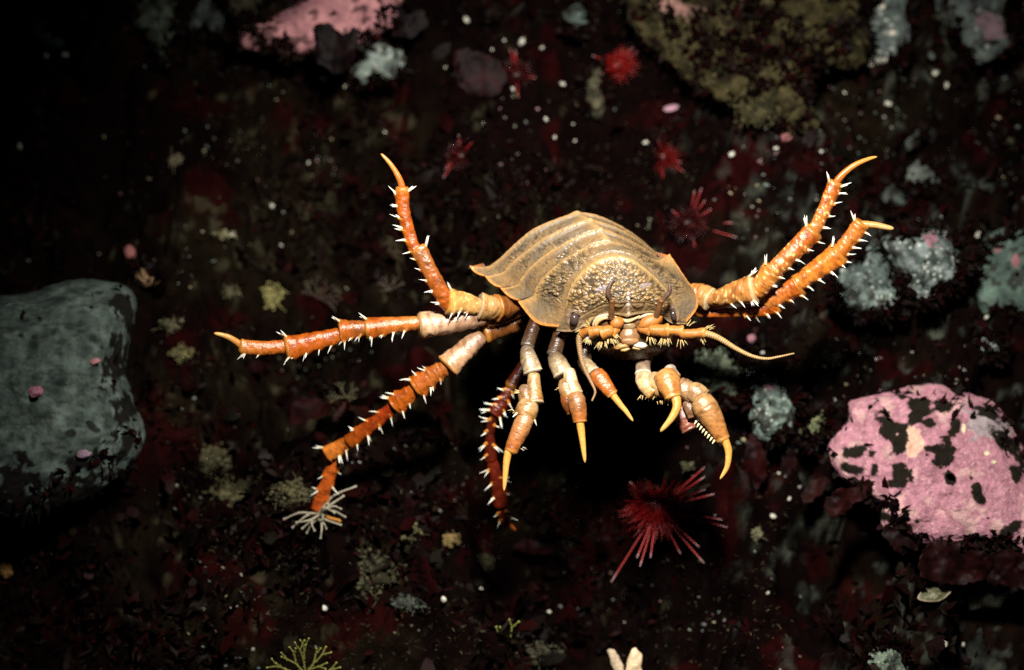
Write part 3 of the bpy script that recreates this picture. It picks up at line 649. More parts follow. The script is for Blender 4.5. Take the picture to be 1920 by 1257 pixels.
# ================================================================== ROCKS
RIM = []
def boulder(name, outline, lift, bulge, colfn, mat, label, cat='rock', group=None, rough=10.0, rs=60.0, seed=0, n=150, rings=60, depth=160, pw=2.4, zc=None, lump=0.0, lsize=20.0, growth=0.5, gmin=0.72, low=1.0):
    """closed stone: the outline is where its silhouette lies, bulging towards the viewer and sunk into the slope behind"""
    o = cr(px3([(a, b_, 0) for a, b_ in outline]), n, True); c = o.mean(0); c2 = np.array([c[0], -c[1]])
    z0 = (gz(c2[0], c2[1])[0] if zc is None else zc)+lift
    gzt = Z_TILT*0.6
    V = []
    ts = np.concatenate([np.linspace(0.02, 1, rings)**0.8, np.linspace(0.97, 0.1, 14)]); front = np.array([1]*rings+[0]*14)
    for t, f in zip(ts, front):
        h = (bulge if f else -depth)*(1-t**pw)**(1/1.8)
        q = c+(o-c)*t; q = q.copy(); q[:, 2] = z0+h-(q[:, 1]-c[1])*gzt; V.append(q)
    V = np.stack(V)
    w3 = V+seed*37.0
    edge = np.clip(ts, 0, 1)[:, None]
    nz = fbm(w3/rs, 5, seed)
    nr = V-np.array([c[0], c[1], z0-bulge*0.6]); nr /= np.linalg.norm(nr, axis=-1, keepdims=True)
    dsp = rough*nz
    if lump:
        d1, d2, cid = worley(w3/lsize, seed+3); dsp = dsp+lump*(cid*0.8+0.4)*sstep(0.75, 0.15, d1)
    V = V+nr*dsp[..., None]*(1-0.35*edge[..., None]**6)
    C = colfn(V, nz)
    sel = (ts > gmin)[:, None] & (front == 1)[:, None] & (fbm(V/26.0+seed, 3, seed+5) > 0.0) & (rng.uniform(0, 1, (len(ts), n)) < growth*np.where(V[..., 1] < c[1]-35, low, 1.0))
    if sel.any():
        vv = V[sel]; RIM.append((P(vv[:, 0], -vv[:, 1], vv[:, 2]), world_vec(nr[sel])))
    b = MB(); b.add(V.reshape(-1, 3), grid_faces(len(ts), n, True), C.reshape(-1, 3))
    ob = b.build(name, mat, None, True, True, P1(c2[0], c2[1], z0-depth*0.5))
    return tag(ob, label, cat, group), z0
def flat_col(c0, c1, s, sc_=45.0, spots=None, speck=None, grow=0.75):
    def f(V, nz):
        n1 = fbm(V/sc_+s, 4, s); c = mix(np.broadcast_to(np.array(c0), V.shape), np.broadcast_to(np.array(c1), V.shape), sstep(-0.4, 0.5, n1))
        if speck is not None:
            sz, th, cs = speck; d1, d2, cid = worley(V/sz+s, s+7); c = mix(c, np.broadcast_to(np.array(cs), V.shape), sstep(0.42, 0.22, d1)*(cid > th))
        gr = fbm(V/19.0+s*2, 4, s+31); c = mix(c, np.broadcast_to(np.array((0.012, 0.007, 0.005)), V.shape), sstep(0.25, 0.55, gr)*grow)
        if spots is not None: c = spots(V, c)
        return c
    return f
PINK0, PINK1 = (0.41, 0.188, 0.228), (0.32, 0.142, 0.175)
DARKP = np.array((0.011, 0.009, 0.006))
def patches(lst, colr, s=0, wob=0.55):
    def f(V, c):
        X, Y = V[..., 0], -V[..., 1]; wn = fbm(V/14.0, 4, 77+s); wm = fbm(V/30.0+3, 3, 79+s)
        for (x, y, rx, ry, a) in lst:
            ca, sa = math.cos(a), math.sin(a); dx, dy = X-x, Y-y
            e = 1.12*np.sqrt(((dx*ca+dy*sa)/rx)**2+((-dx*sa+dy*ca)/ry)**2)+wob*wn+wob*0.6*wm
            c = mix(c, np.broadcast_to(np.array(colr), V.shape), sstep(1.16, 0.90, e))
        return c
    return f
dk = patches([(1722,768,26,24,.3),(1770,758,20,14,.4),(1668,800,32,20,.8),(1690,825,16,24,.2),(1765,848,22,26,-.1),(1610,845,34,15,-.1),(1685,893,22,18,0),(1640,882,10,10,0),(1782,895,16,12,.4),
              (1832,925,12,36,-.35),(1740,790,14,10,.2),(1790,800,12,16,0),(1850,775,30,10,.5),(1890,830,36,14,.7),(1910,890,14,26,-.3),(1893,995,26,16,-.5),(1860,1030,26,20,-.3),(1655,970,22,14,.4),
              (1720,978,5,5,0),(1852,972,6,5,0),(1598,880,26,10,.3),(1940,930,14,18,0),(1690,745,10,8,0)], DARKP)
def pinkspots(V, c):
    c = mix(c, np.broadcast_to(np.array((0.62, 0.42, 0.36)), V.shape), sstep(0.2, 0.7, fbm(V/26.0+8, 3, 91))*0.45)
    c = patches([(1710,828,24,26,0)], (0.66, 0.40, 0.30), 3, .35)(V, c)
    c = patches([(1852,800,50,30,.5)], (0.30, 0.24, 0.25), 5, .6)(V, c)
    c = dk(V, c)
    return patches([(1807,805,4,10,0),(1850,850,6,5,0),(1863,866,6,4,0)], (0.70, 0.62, 0.40), 6, .3)(V, c)
pinkb, z_pink = boulder('pink_boulder', [(1590,757),(1622,745),(1660,738),(1700,727),(1745,721),(1800,734),(1848,750),(1888,785),(1922,845),(1980,930),(2010,1030),(1950,1060),(1900,1046),(1840,1040),(1770,1034),(1710,1018),(1660,996),(1645,955),(1600,915),(1565,885),(1550,845),(1566,815),(1590,790)],
    90, 75, flat_col(PINK0, PINK1, 3, 12, pinkspots, (5.0, 0.55, (0.52, 0.30, 0.32)), 0.0), M_coral, 'large pink coralline boulder blotched with dark patches, right of the animal', 'boulder', seed=3, rough=6, rs=34, n=300, rings=150, growth=0.03, low=9.0, pw=3.6, lump=1.6, lsize=9)
def leftspots(V, c):
    st = fbm(np.stack([V[..., 0]/22, V[..., 1]/8, V[..., 2]/30], -1), 4, 15); c = mix(c, c*0.45, sstep(0.1, 0.55, st)*0.8)
    return patches([(190,652,4,4,0),(185,505+45,10,4,.2),(130,815,14,12,0),(40,630,6,5,0),(75,600,5,4,0),(175,800,20,8,.6)], (0.02, 0.022, 0.02), 4, .5)(V, c)
growth_shade = patches([(120,930,170,48,-.12),(30,900,60,30,0),(235,835,26,40,.2),(150,870,40,22,0),(238,600,18,56,-.35),(222,690,24,54,0),(240,765,24,36,.6),(60,985,160,40,0)], (0.006, 0.005, 0.004), 12, 1.0)  # dark turf, plus the fading light low down and crevice shade painted in
leftb, z_left = boulder('grey_boulder', [(-120,590),(-60,560),(0,553),(60,548),(110,531),(180,525),(240,534),(256,560),(252,610),(240,660),(240,710),(252,755),(268,800),(262,850),(220,895),(120,955),(0,980),(-90,960),(-140,760)],
    70, 105, flat_col((0.098, 0.128, 0.110), (0.054, 0.072, 0.063), 9, 22, lambda V, c: growth_shade(V, leftspots(V, c)), None, 0.15), M_rock, 'big smooth grey green boulder at the far left with pink specks', 'boulder', seed=5, rough=8, rs=40, n=240, rings=110, pw=3.0, growth=0.015, low=6.0)
TEAL0, TEAL1 = (0.14, 0.18, 0.155), (0.05, 0.065, 0.055)
sp_ = (9.0, 0.62, (0.42, 0.44, 0.38))
boulder('pink_rock', [(447,53),(485,50),(520,28),(560,4),(600,-50),(790,-50),(752,15),(748,46),(716,62),(690,76),(668,92),(640,102),(602,96),(572,102),(548,111),(518,104),(490,99),(458,90)], 60, 60,
        flat_col((0.52,0.24,0.245), (0.38,0.17,0.185), 13, 30, patches([(530,79,5,5,0)], (0.8,0.6,0.55), 2, .2)), M_coral, 'pink encrusted rock at the top edge left of centre', 'rock', seed=13, rough=6)
boulder('grey_rock', [(652,152),(662,118),(686,76),(716,62),(745,76),(757,118),(738,146),(704,150),(680,160)], 50, 45, flat_col((0.22,0.26,0.23), (0.09,0.11,0.095), 17, 18, None, (13, .6, (0.34,0.36,0.31))), M_rock, 'pale grey green stone tucked under the pink rock at the top', 'rock', seed=17, rough=9, lump=5, lsize=22)
mossp = patches([(1270,10,34,22,.4)], (0.22,0.12,0.10), 8, .8)
boulder('mossy_boulder', [(1178,24),(1230,-60),(1560,-60),(1605,20),(1640,62),(1622,118),(1562,131),(1520,122),(1518,190),(1545,238),(1500,246),(1440,226),(1350,188),(1270,116),(1205,74)], 70, 70,
        flat_col((0.046,0.038,0.017), (0.014,0.012,0.006), 21, 30, mossp, (16, .75, (0.07,0.058,0.026))), M_moss, 'broad olive brown mossy boulder at the top right of centre', 'boulder', seed=21, rough=26, rs=45, lump=12, lsize=26, gmin=0.0, growth=0.30, n=240, rings=90)
boulder('speckled_rock', [(1600,100),(1616,52),(1640,0),(1662,-40),(1706,-30),(1707,40),(1701,92),(1680,123),(1632,122)], 90, 50, flat_col(TEAL0, (0.09,0.10,0.10), 23, 16, patches([(1650,115,20,6,-.2),(1655,13,8,6,0),(1670,62,6,5,0)], (0.72,0.66,0.55), 9, .4), (11, .5, (0.40,0.42,0.38))), M_rock,
        'grey speckled stone beside the mossy boulder near the top edge', 'rock', seed=23, rough=8, lump=5, lsize=18)
boulder('purple_grey_rock', [(1742,-30),(1758,25),(1782,45),(1800,76),(1824,114),(1842,123),(1882,92),(1904,60),(1893,0),(1884,-40)], 90, 45, flat_col((0.12,0.145,0.13), (0.06,0.07,0.068), 25, 22, patches([(1865,50,30,20,.3)], (0.20,0.13,0.15), 2, .5), (12, .75, (0.45,0.46,0.40))), M_rock,
        'grey stone with a purple tint in the top right corner', 'rock', seed=25, rough=8, lump=4, lsize=20)
boulder('rubble_rock', [(1560,556),(1568,502),(1606,470),(1640,452),(1662,470),(1680,520),(1700,560),(1690,596),(1640,597),(1600,586)], 80, 55, flat_col((0.16,0.20,0.18), (0.045,0.06,0.055), 27, 14, None, sp_), M_rock, 'grey green speckled stone below the lower right leg', 'rock', seed=27, rough=9, lump=8, lsize=20)
boulder('rubble_rock', [(1655,450),(1700,431),(1752,428),(1792,450),(1812,492),(1798,532),(1764,546),(1735,572),(1704,556),(1690,520),(1668,480)], 70, 50, flat_col((0.17,0.20,0.19), (0.045,0.06,0.055), 29, 14, patches([(1750,450,18,12,.2),(1702,566,20,9,0)], (0.26,0.13,0.16), 4, .6), sp_), M_rock, 'knobbly grey stone with pink tinges right of the rear claw', 'rock', seed=29, rough=9, lump=9, lsize=22)
boulder('teal_boulder', [(1822,562),(1817,502),(1836,452),(1872,430),(1945,424),(2000,500),(1970,590),(1884,602),(1842,590)], 70, 60, flat_col((0.085,0.125,0.10), (0.06,0.09,0.075), 31, 30, patches([(1905,490,8,10,0),(1870,470,7,5,0)], (0.20,0.09,0.10), 4, .5)), M_rock, 'smooth dark green boulder cut by the right edge', 'boulder', seed=31, rough=6)
boulder('small_rock', [(1608,1236),(1620,1210),(1652,1200),(1700,1203),(1704,1240),(1692,1280),(1622,1280)], 60, 40, flat_col((0.15,0.19,0.14), (0.06,0.075,0.06), 33, 14, None, (8, .6, (0.22,0.26,0.2))), M_rock, 'small grey green stone at the bottom edge on the right', 'rock', seed=33, rough=7, lump=4, lsize=14)
boulder('dark_rock', [(1284,655),(1320,632),(1370,650),(1402,688),(1400,730),(1370,760),(1320,742),(1290,710)], 40, 40, flat_col((0.075,0.09,0.06), (0.025,0.03,0.02), 35, 14, None, (9, .8, (0.14,0.17,0.13))), M_moss, 'dark green rough stone behind the right antenna', 'rock', seed=35, rough=9, lump=7, lsize=16)
boulder('rubble_rock', [(1402,700),(1440,690),(1480,712),(1496,760),(1478,800),(1450,830),(1420,818),(1404,770)], 50, 42, flat_col((0.16,0.21,0.18), (0.05,0.065,0.055), 37, 14, patches([(1440,725,9,7,0)], (0.3,0.16,0.2), 4, .5), sp_), M_rock, 'pale green rubble stone between the antenna tip and the pink boulder', 'rock', seed=37, rough=9, lump=8, lsize=18)
boulder('green_stone', [(1496,806),(1515,776),(1545,764),(1568,768),(1564,790),(1540,816),(1512,836)], 50, 26, flat_col((0.20,0.21,0.11), (0.10,0.12,0.06), 39, 14), M_moss, 'yellow green lumpy stone against the left side of the pink boulder', 'rock', seed=39, rough=5)
for i, (ol, c0, lab) in enumerate((
    ([(252,-30),(250,38),(268,64),(296,98),(302,124),(322,120),(320,78),(336,40),(334,-30)], (0.085,0.105,0.075), 'long dusky stone hanging from the top edge on the left'),
    ([(340,-20),(338,40),(352,66),(372,62),(384,40),(402,70),(415,62),(416,30),(410,-20)], (0.08,0.10,0.085), 'dusky green stone at the top edge left of the pink rock'),
    ([(44,36),(62,22),(84,40),(108,66),(118,84),(92,86),(66,68)], (0.07,0.09,0.08), 'dim stone in the top left corner'),
    ([(140,20),(160,12),(172,50),(172,66),(154,56)], (0.06,0.08,0.07), 'small dim stone near the top left corner'),
    ([(415,-30),(425,15),(450,40),(500,30),(540,0),(560,-30)], (0.075,0.07,0.04), 'brown stone above the left end of the pink rock'),
    ([(1690,345),(1705,318),(1735,306),(1762,325),(1770,345),(1735,350)], (0.13,0.15,0.13), 'dull grey stone right of the upper right claw'),
    ([(1650,375),(1680,348),(1710,352),(1730,368),(1700,392),(1665,392)], (0.09,0.11,0.095), 'low dark stone under the dull grey stone on the right'),
    ([(1695,268),(1710,248),(1724,240),(1722,262),(1708,280)], (0.11,0.13,0.11), 'narrow grey stone in the dark gap below the top right stones'),
    ([(1880,268),(1895,260),(1916,262),(1912,280),(1898,288)], (0.17,0.16,0.09), 'small tan stone at the right edge near the top'),
    ([(1835,640),(1858,632),(1878,640),(1880,660),(1855,668),(1838,656)], (0.25,0.29,0.26), 'pale oval pebble above the pink boulder near the right edge'),
    ([(1170,40),(1190,28),(1206,50),(1196,66),(1180,64)], (0.10,0.12,0.09), 'small green stone left of the mossy boulder'),
    ([(1062,20),(1085,6),(1106,16),(1108,44),(1090,60),(1066,48)], (0.085,0.115,0.10), 'blurred teal stone at the top edge above the animal'),
    ([(1100,130),(1120,118),(1136,150),(1130,210),(1106,218),(1088,196),(1092,160)], (0.075,0.068,0.04), 'upright brown stone left of the top red urchin'),
    ([(246,500),(262,496),(276,518),(300,524),(292,536),(264,534),(252,520)], (0.22,0.14,0.075), 'pale orange pebble beside the upper end of the grey boulder'),
    ([(1740,880-780),(1746,96),(1752,104),(1750,114),(1742,110)], (0.12,0.14,0.12), 'tiny grey pebble between the two top right stones'))):
    boulder('stone', ol, 12, 22, flat_col(c0, tuple(np.array(c0)*0.4), 50+i, 16, None, (10, .85, tuple(np.array(c0)*1.9))), M_rock, lab, 'stone', seed=50+i, rough=12, rs=30, lump=5, lsize=16, n=110, rings=44, depth=60)
# pink pebbles and crusts
for (x, y, rx, ry, c, lab, zz) in (
    (67, 735, 15, 10, (0.40,0.17,0.22), 'pink pebble resting on the grey boulder, larger of the two', 'L'),
    (178, 678, 11, 6, (0.45,0.20,0.22), 'small pink pebble at the right rim of the grey boulder', 'L'),
    (156, 852, 14, 8, (0.30,0.20,0.26), 'mauve pebble at the foot of the grey boulder', 'L'),
    (14, 908, 15, 14, (0.16,0.12,0.18), 'dull mauve pebble at the left edge below the grey boulder', None),
    (244, 474, 10, 14, (0.34,0.13,0.12), 'rosy pebble above the pale orange pebble on the left', None),
    (1258, 203, 14, 6, (0.42,0.24,0.30), 'pink flat pebble above the animal, right of centre', None),
    (1475, 258, 10, 8, (0.30,0.12,0.12), 'dark rose pebble below the mossy boulder', None),
    (1409, 635, 8, 8, (0.28,0.13,0.15), 'mauve pebble above the right antenna tip', None),
    (10, 1070, 14, 16, (0.24,0.13,0.04), 'orange brown pebble at the left edge near the bottom', None)):
    z = (z_left+96 if zz == 'L' else gz(x, y)[0]+8)
    if zz == 'L': z = z_left+105*(1-(min(.98, math.hypot((x-60)/205, (y-745)/225)))**3.0)**0.55-(745-y)*Z_TILT*0.6+8
    b = MB(); blob(b, (x, -y, z), (rx, ry, min(rx, ry)*0.7), c, 26, 16, 0.22, int(x) % 50, rot=0.2)
    tag(b.build('pebble', M_coral, None, True, True, P1(x, y, z)), lab, 'pebble')

# ================================================================== SMALL SHELLS
SHELLS = [(875,37,8,'white shell chip at the top edge, highest of the bright chips'),(945,76,6,'small pale chip left of the twin bright chips near the top'),(978,78,8,'bright white chip above centre near the top edge'),
 (1016,90,6,'oval pale chip right of the bright chip near the top'),(923,93,4,'tiny pale chip below the row of chips near the top'),(605,147,9,'round white ring shaped shell under the pink rock'),
 (650,163,6,'small white chip under the grey green stone'),(1055,158,9,'largest bright white chip above the animal'),(962,167,6,'pale chip left of the largest white chip'),(835,127,4,'tiny grey chip left of the dark red algae'),
 (905,232,5,'dull chip in the dark above the animal'),(1024,224,6,'yellowish oval chip above the animal'),(1040,258,5,'dull oval chip below the yellowish chip'),(1075,233,4,'small tan chip near the brown stone'),
 (722,248,5,'orange tinted chip above the raised left claw'),(1210,268,6,'yellow white chip on the second red urchin'),(1078,264,4,'bluish tiny chip above the shell ridge'),(38,275,10,'lone white shell in the dark far left'),
 (610,1140,9,'bright white shell in the lower left above the branching hydroid'),(578,306,5,'small pale chip left of the raised left claw'),(510,386,5,'small chip in the dark left of the lifted leg'),(527,460,5,'white chip above the yellow sponge'),
 (1584,174,4,'tiny white chip in the dark below the mossy boulder'),(1665,195,8,'white chip left of the narrow grey stone'),(1755,137,8,'upper of two white shells under the top right stones'),(1775,160,10,'lower larger of two white shells under the top right stones'),
 (1372,289,7,'cream chip below the mossy boulder, leftmost'),(1455,278,6,'white chip beside the dark rose pebble'),(1540,284,6,'white chip above the upper right leg'),(1677,566,8,'bright shell at the foot of the speckled stone'),
 (1834,440,8,'top shell of three beside the dark green boulder'),(1829,476,8,'middle shell of three beside the dark green boulder'),(1811,501,9,'lowest shell of three beside the dark green boulder'),(1651,485,6,'small pale chip on the speckled stone'),
 (1780,553,8,'long grey chip left of the dark green boulder'),(1850,595,7,'orange tipped chip under the dark green boulder'),(1425,795,8,'round white shell left of the pink boulder'),(1474,796,10,'tall white shell left of the pink boulder'),
 (1422,714,7,'yellow white chip below the right antenna'),(1430,662,6,'pale chip just above the right antenna tip'),(1450,968,7,'white chip right of the main red urchin'),(1440,1112,6,'grey white chip below the main red urchin'),
 (1770,1207,8,'bright broken shell in the bottom right'),(1806,1209,7,'second broken shell at the bottom right edge'),(832,1124,7,'round cream chip below the hind leg'),(902,1104,5,'pinkish chip right of the round cream chip'),(1030,1147,4,'small pale chip in the dark near the bottom'),
 (122,103,9,'white shell in the top left corner beside the dim stone'),(87,105,6,'smaller chip left of the corner shell'),(298,10,8,'cream chip touching the top edge far left'),(435,420+20,7,'yellowish chip above the yellow sponge on the left'),
 (405,58,9,'pale green chip left of the pink rock'),(295,48,6,'greenish chip on the long dusky stone'),(1480,915+20,5,'small grey chip on the red algae'),(1697,1040-6,5,'rosy chip under the pink boulder')]
def chip_mesh(k):
    b = MB(); r = random.Random(k); n, m = 18, 9
    th = np.linspace(0, 2*math.pi, n, endpoint=False)[None, :]; t = np.linspace(0.04, 1, m)[:, None]
    rr = 1+0.16*fbm(np.stack([np.cos(th)*1.3+k*5, np.sin(th)*1.3, 0*th], -1), 3, k)
    X = rr*t*np.cos(th); Y = rr*t*np.sin(th)*r.uniform(.6, .95); Zt = 0.62*(1-t**1.6)+0*th
    Zb = -0.12*(1-t**2)+0*th
    V = np.concatenate([np.stack([X, Y, Zt], -1), np.stack([X, Y, Zb-0.06], -1)[::-1]])
    c = mix(np.tile((0.66,0.64,0.54), (2*m, n, 1)), np.tile((0.50,0.48,0.39), (2*m, n, 1)), 0.5+0.5*np.sin(np.concatenate([t, t])*9+0*th))
    b.add(V.reshape(-1, 3), grid_faces(2*m, n, True), c.reshape(-1, 3))
    o = b.build('shell_chip', M_shellbit); return o
protos = [chip_mesh(k) for k in range(4)]; used = [False]*4
for i, (x, y, r, lab) in enumerate(SHELLS):
    k = i % 4; o = protos[k] if not used[k] else protos[k].copy()
    if used[k]: COL.objects.link(o)
    used[k] = True
    z = gz(x, y)[0]+14
    o.location = P1(x, y, z).tolist(); s = r*K*random.Random(i).uniform(.75, 1.2); o.scale = (s, s, s)
    rr = random.Random(i*3+1)
    vd = Vector((-FWD).tolist()).to_track_quat('Z', 'Y').to_matrix().to_4x4()
    tilt = Matrix.Rotation(rr.uniform(-.8, .8), 4, 'X') @ Matrix.Rotation(rr.uniform(-.8, .8), 4, 'Y') @ Matrix.Rotation(rr.uniform(0, 6.28), 4, 'Z')
    o.rotation_euler = (vd @ tilt).to_euler(); o.name = 'shell_chip'
    tag(o, lab, 'shell', 'pale shell chips scattered over the seabed')

# ================================================================== URCHINS
sm = MB(); n = 14; u = np.linspace(0, 1, n)
pp = np.stack([0*u, 0*u, u], -1); ang = np.linspace(0, 2*math.pi, 8, endpoint=False)
V = pp[:, None, :]+((0.0058*(1-0.5*u)*np.where(u > .985, .5, 1))[:, None, None])*np.stack([np.cos(ang), np.sin(ang), 0*ang], -1)[None]
cc = mix(np.tile((0.16,0.002,0.002), (n, 1)), np.tile((0.34,0.020,0.020), (n, 1)), sstep(0.2, 0.8, u)); cc = mix(cc, np.tile((0.48,0.30,0.30), (n, 1)), sstep(0.80, 0.99, u))
sm.add(V.reshape(-1, 3), grid_faces(n, 8, True), np.repeat(cc[:, None], 8, 1).reshape(-1, 3))
sp_proto = sm.build('spine', M_urchin); sp_mesh = sp_proto.data; bpy.data.objects.remove(sp_proto)
def urchin(x, y, lift, r, ln, tips, nrand, label, seed, redc=(0.16,0.002,0.002)):
    rr = random.Random(seed); z = gz(x, y)[0]+lift; th_ = 0.6 if ln > 80 else 0.5; r = r if ln > 80 else r*.7
    def cf(V, C):
        d1, d2, cid = worley(V/6.0+seed, seed); return mix(C, np.broadcast_to(np.array((0.22,0.012,0.010)), V.shape), sstep(.35, .15, d1)*.6)
    b = MB(); blob(b, (x, -y, z), (r, r*0.85, r*0.8), redc, 60, 40, 0.05, seed, cf)
    for i in range(420):                                         # short secondary spines on the test
        d = np.array([rr.gauss(0, 1), rr.gauss(0, 1), rr.gauss(0, 1)+.6]); d /= np.linalg.norm(d)
        cone(b, np.array((x, -y, z))+d*np.array((r, r*.85, r*.8))*0.95, d+np.array([rr.uniform(-.3, .3), rr.uniform(-.3, .3), 0]), ln*rr.uniform(.10, .42), 1.0, np.array(redc)*.8, np.array(redc)*1.3, ring=4)
    org = P1(x, y, z); o = b.build('sea_urchin', M_urchin, None, True, True, org)
    tag(o, label, 'sea urchin', 'red sea urchins among the rocks')
    ctr = np.array((x, -y, z)); vecs = []
    for (tx, ty, dz) in tips: vecs.append(np.array((tx, -ty, z+dz))-ctr)
    for i in range(nrand):
        d = np.array([rr.gauss(0, 1), rr.gauss(0, 1), rr.gauss(0, .7)+.25]); d /= np.linalg.norm(d); vecs.append(d*(r+ln*rr.uniform(.45, .95)))
    for v in vecs:
        L = np.linalg.norm(v); d = v/L; st = d*r*0.8
        p = bpy.data.objects.new('spine', sp_mesh); COL.objects.link(p); p.parent = o
        wv = world_vec(d); p.location = (world_vec(st)*K).tolist(); lw = (L-r*0.8)*K
        p.rotation_euler = Vector(wv.tolist()).to_track_quat('Z', 'Y').to_euler(); p.scale = (th_, th_, lw)
    return o
urchin(1232, 955, 66, 40, 95, [(1335,858,30),(1328,880,50),(1327,905,70),(1349,918,40),(1366,972,45),(1374,986,60),(1316,1029,50),(1326,1063,50),(1190,1068,60),(1184,1052,50),(1132,1108,20),(1280,1048,20),(1212,1050,60)], 5, 'dark red spiny sea urchin in the black hollow below the front claws', 3)
urchin(1160, 122, 6, 30, 62, [], 9, 'bright red sea urchin near the top beside the mossy boulder', 5, (0.20,0.006,0.004))
urchin(1243, 296, 6, 28, 60, [], 9, 'red sea urchin just above the right side of the shell', 7, (0.11,0.003,0.002))
urchin(1292, 420, 10, 30, 70, [(1390,419,20),(1399,453,20),(1340,388,20),(1326,368,20),(1302,345,20),(1318,340,20)], 4, 'dim urchin with pale pink spines between shell and upper right leg', 9, (0.03,0.002,0.002))
urchin(862, 292, 2, 22, 52, [], 9, 'small dull red urchin above and left of the shell', 11, (0.035,0.002,0.002))
urchin(968, 140, 2, 26, 56, [], 9, 'dusky red urchin among white chips near the top', 12, (0.03,0.001,0.001))

# ================================================================== RED ALGAE FRONDS (each a blade with thickness and a curl)
def frond(outline, lift, curl, col, label, seed, base=None, zabs=None):
    o = cr(px3([(a, b_, 0) for a, b_ in outline]), 90, True); c = o.mean(0); x, y = c[0], -c[1]
    z0 = (gz(x, y)[0] if zabs is None else zabs)+lift; ts = np.linspace(0.02, 1, 24); R = []
    for t in ts: R.append(c+(o-c)*t)
    R = np.stack(R); R[..., :2] += 5.0*np.stack([fbm(R/9+seed, 3, seed), fbm(R/9+seed+9, 3, seed+1)], -1)*(ts**3)[:, None, None]
    R[..., 2] = z0+curl*fbm(R/45.0+seed, 3, seed+2)+0.25*curl*np.sin(R[..., 0]/9.0+seed)
    bk = R.copy(); bk[..., 2] -= 2.5
    b = MB(); n1 = fbm(R/15.0, 3, seed+4); C = mix(np.broadcast_to(np.array(col)*0.28, R.shape), np.broadcast_to(np.array(col)*0.10, R.shape), sstep(-.4, .5, n1))
    b.add(np.concatenate([R, bk[::-1]]).reshape(-1, 3), grid_faces(48, 90, True), np.concatenate([C, C[::-1]]).reshape(-1, 3))
    tag(b.build('red_algae', M_frond, None, True, True, P1(x, y, z0-4)), label, 'algae', 'red algae fronds')
DR = (0.060, 0.008, 0.008)
frond([(1392,905),(1396,850),(1404,815),(1420,806),(1436,818),(1440,860),(1432,905),(1412,920)], 40, 10, DR, 'tall dark red frond just right of the large curved claw', 1)
frond([(1466,880),(1462,838),(1474,822),(1490,836),(1492,880),(1480,900)], 40, 10, (0.035,0.006,0.006), 'dark red frond left of the green lumpy stone', 2)
frond([(1545,945),(1560,922),(1600,912),(1630,902),(1642,914),(1628,934),(1600,946),(1580,965),(1556,966)], 60, 10, (0.07,0.012,0.011), 'broad red brown frond leaning on the lower left of the pink boulder', 3, zabs=z_pink)
frond([(1652,1000),(1668,985),(1690,1000),(1712,1018),(1722,1036),(1704,1030),(1690,1022),(1694,1042),(1676,1030),(1664,1014)], 95, 10, (0.025,0.006,0.006), 'blackish hand shaped frond at the foot of the pink boulder', 4, zabs=z_pink)
frond([(1730,1080),(1732,1030),(1760,1010),(1780,1022),(1800,1014),(1806,1036),(1840,1030),(1860,1050),(1850,1085),(1790,1098)], 110, 10, (0.045,0.008,0.008), 'dark red ruffled frond along the bottom of the pink boulder', 5, zabs=z_pink)
frond([(1840,1085),(1850,1045),(1880,1030),(1920,1040),(1950,1060),(1930,1100),(1880,1100)], 110, 10, (0.035,0.007,0.007), 'dark red frond at the right edge under the pink boulder', 6, zabs=z_pink)
frond([(540,775),(556,752),(590,748),(614,760),(608,790),(575,804),(548,798)], 30, 8, (0.060,0.008,0.009), 'rounded dark red blade between the two lower left legs', 7)
frond([(625,790),(634,768),(652,756),(660,774),(648,792),(634,796)], 30, 8, (0.085,0.012,0.010), 'small red blade beside the lower left leg', 8)
frond([(960,1022),(985,1010),(1020,1018),(1060,1012),(1090,1020),(1050,1032),(1010,1040),(980,1036)], 30, 8, (0.060,0.008,0.009), 'long low red blade in the dark under the animal', 9)
frond([(588,110),(596,70),(590,48),(612,42),(634,56),(648,60),(668,52),(672,78),(664,110),(640,140),(612,130)], 160, 8, (0.018,0.004,0.004), 'blackish frond standing out against the top pink rock', 10)
frond([(730,50),(736,22),(752,10),(764,26),(790,20),(800,50),(770,70),(742,68)], 100, 8, (0.022,0.005,0.005), 'blackish frond at the right end of the top pink rock', 11)
frond([(860,160),(850,110),(866,90),(890,96),(930,110),(950,150),(930,180),(890,180)], 20, 8, (0.05,0.006,0.007), 'wide dim red blade near the top, left of the white chips', 12)
frond([(1500,930),(1520,905),(1548,890),(1556,910),(1530,936),(1510,946)], 60, 8, (0.06,0.012,0.010), 'small red blade left of the broad red brown frond', 14)
frond([(1180,920),(1190,905),(1214,900),(1218,916),(1200,926)], 50, 6, (0.05,0.006,0.007), 'little red blade above the main urchin', 15)

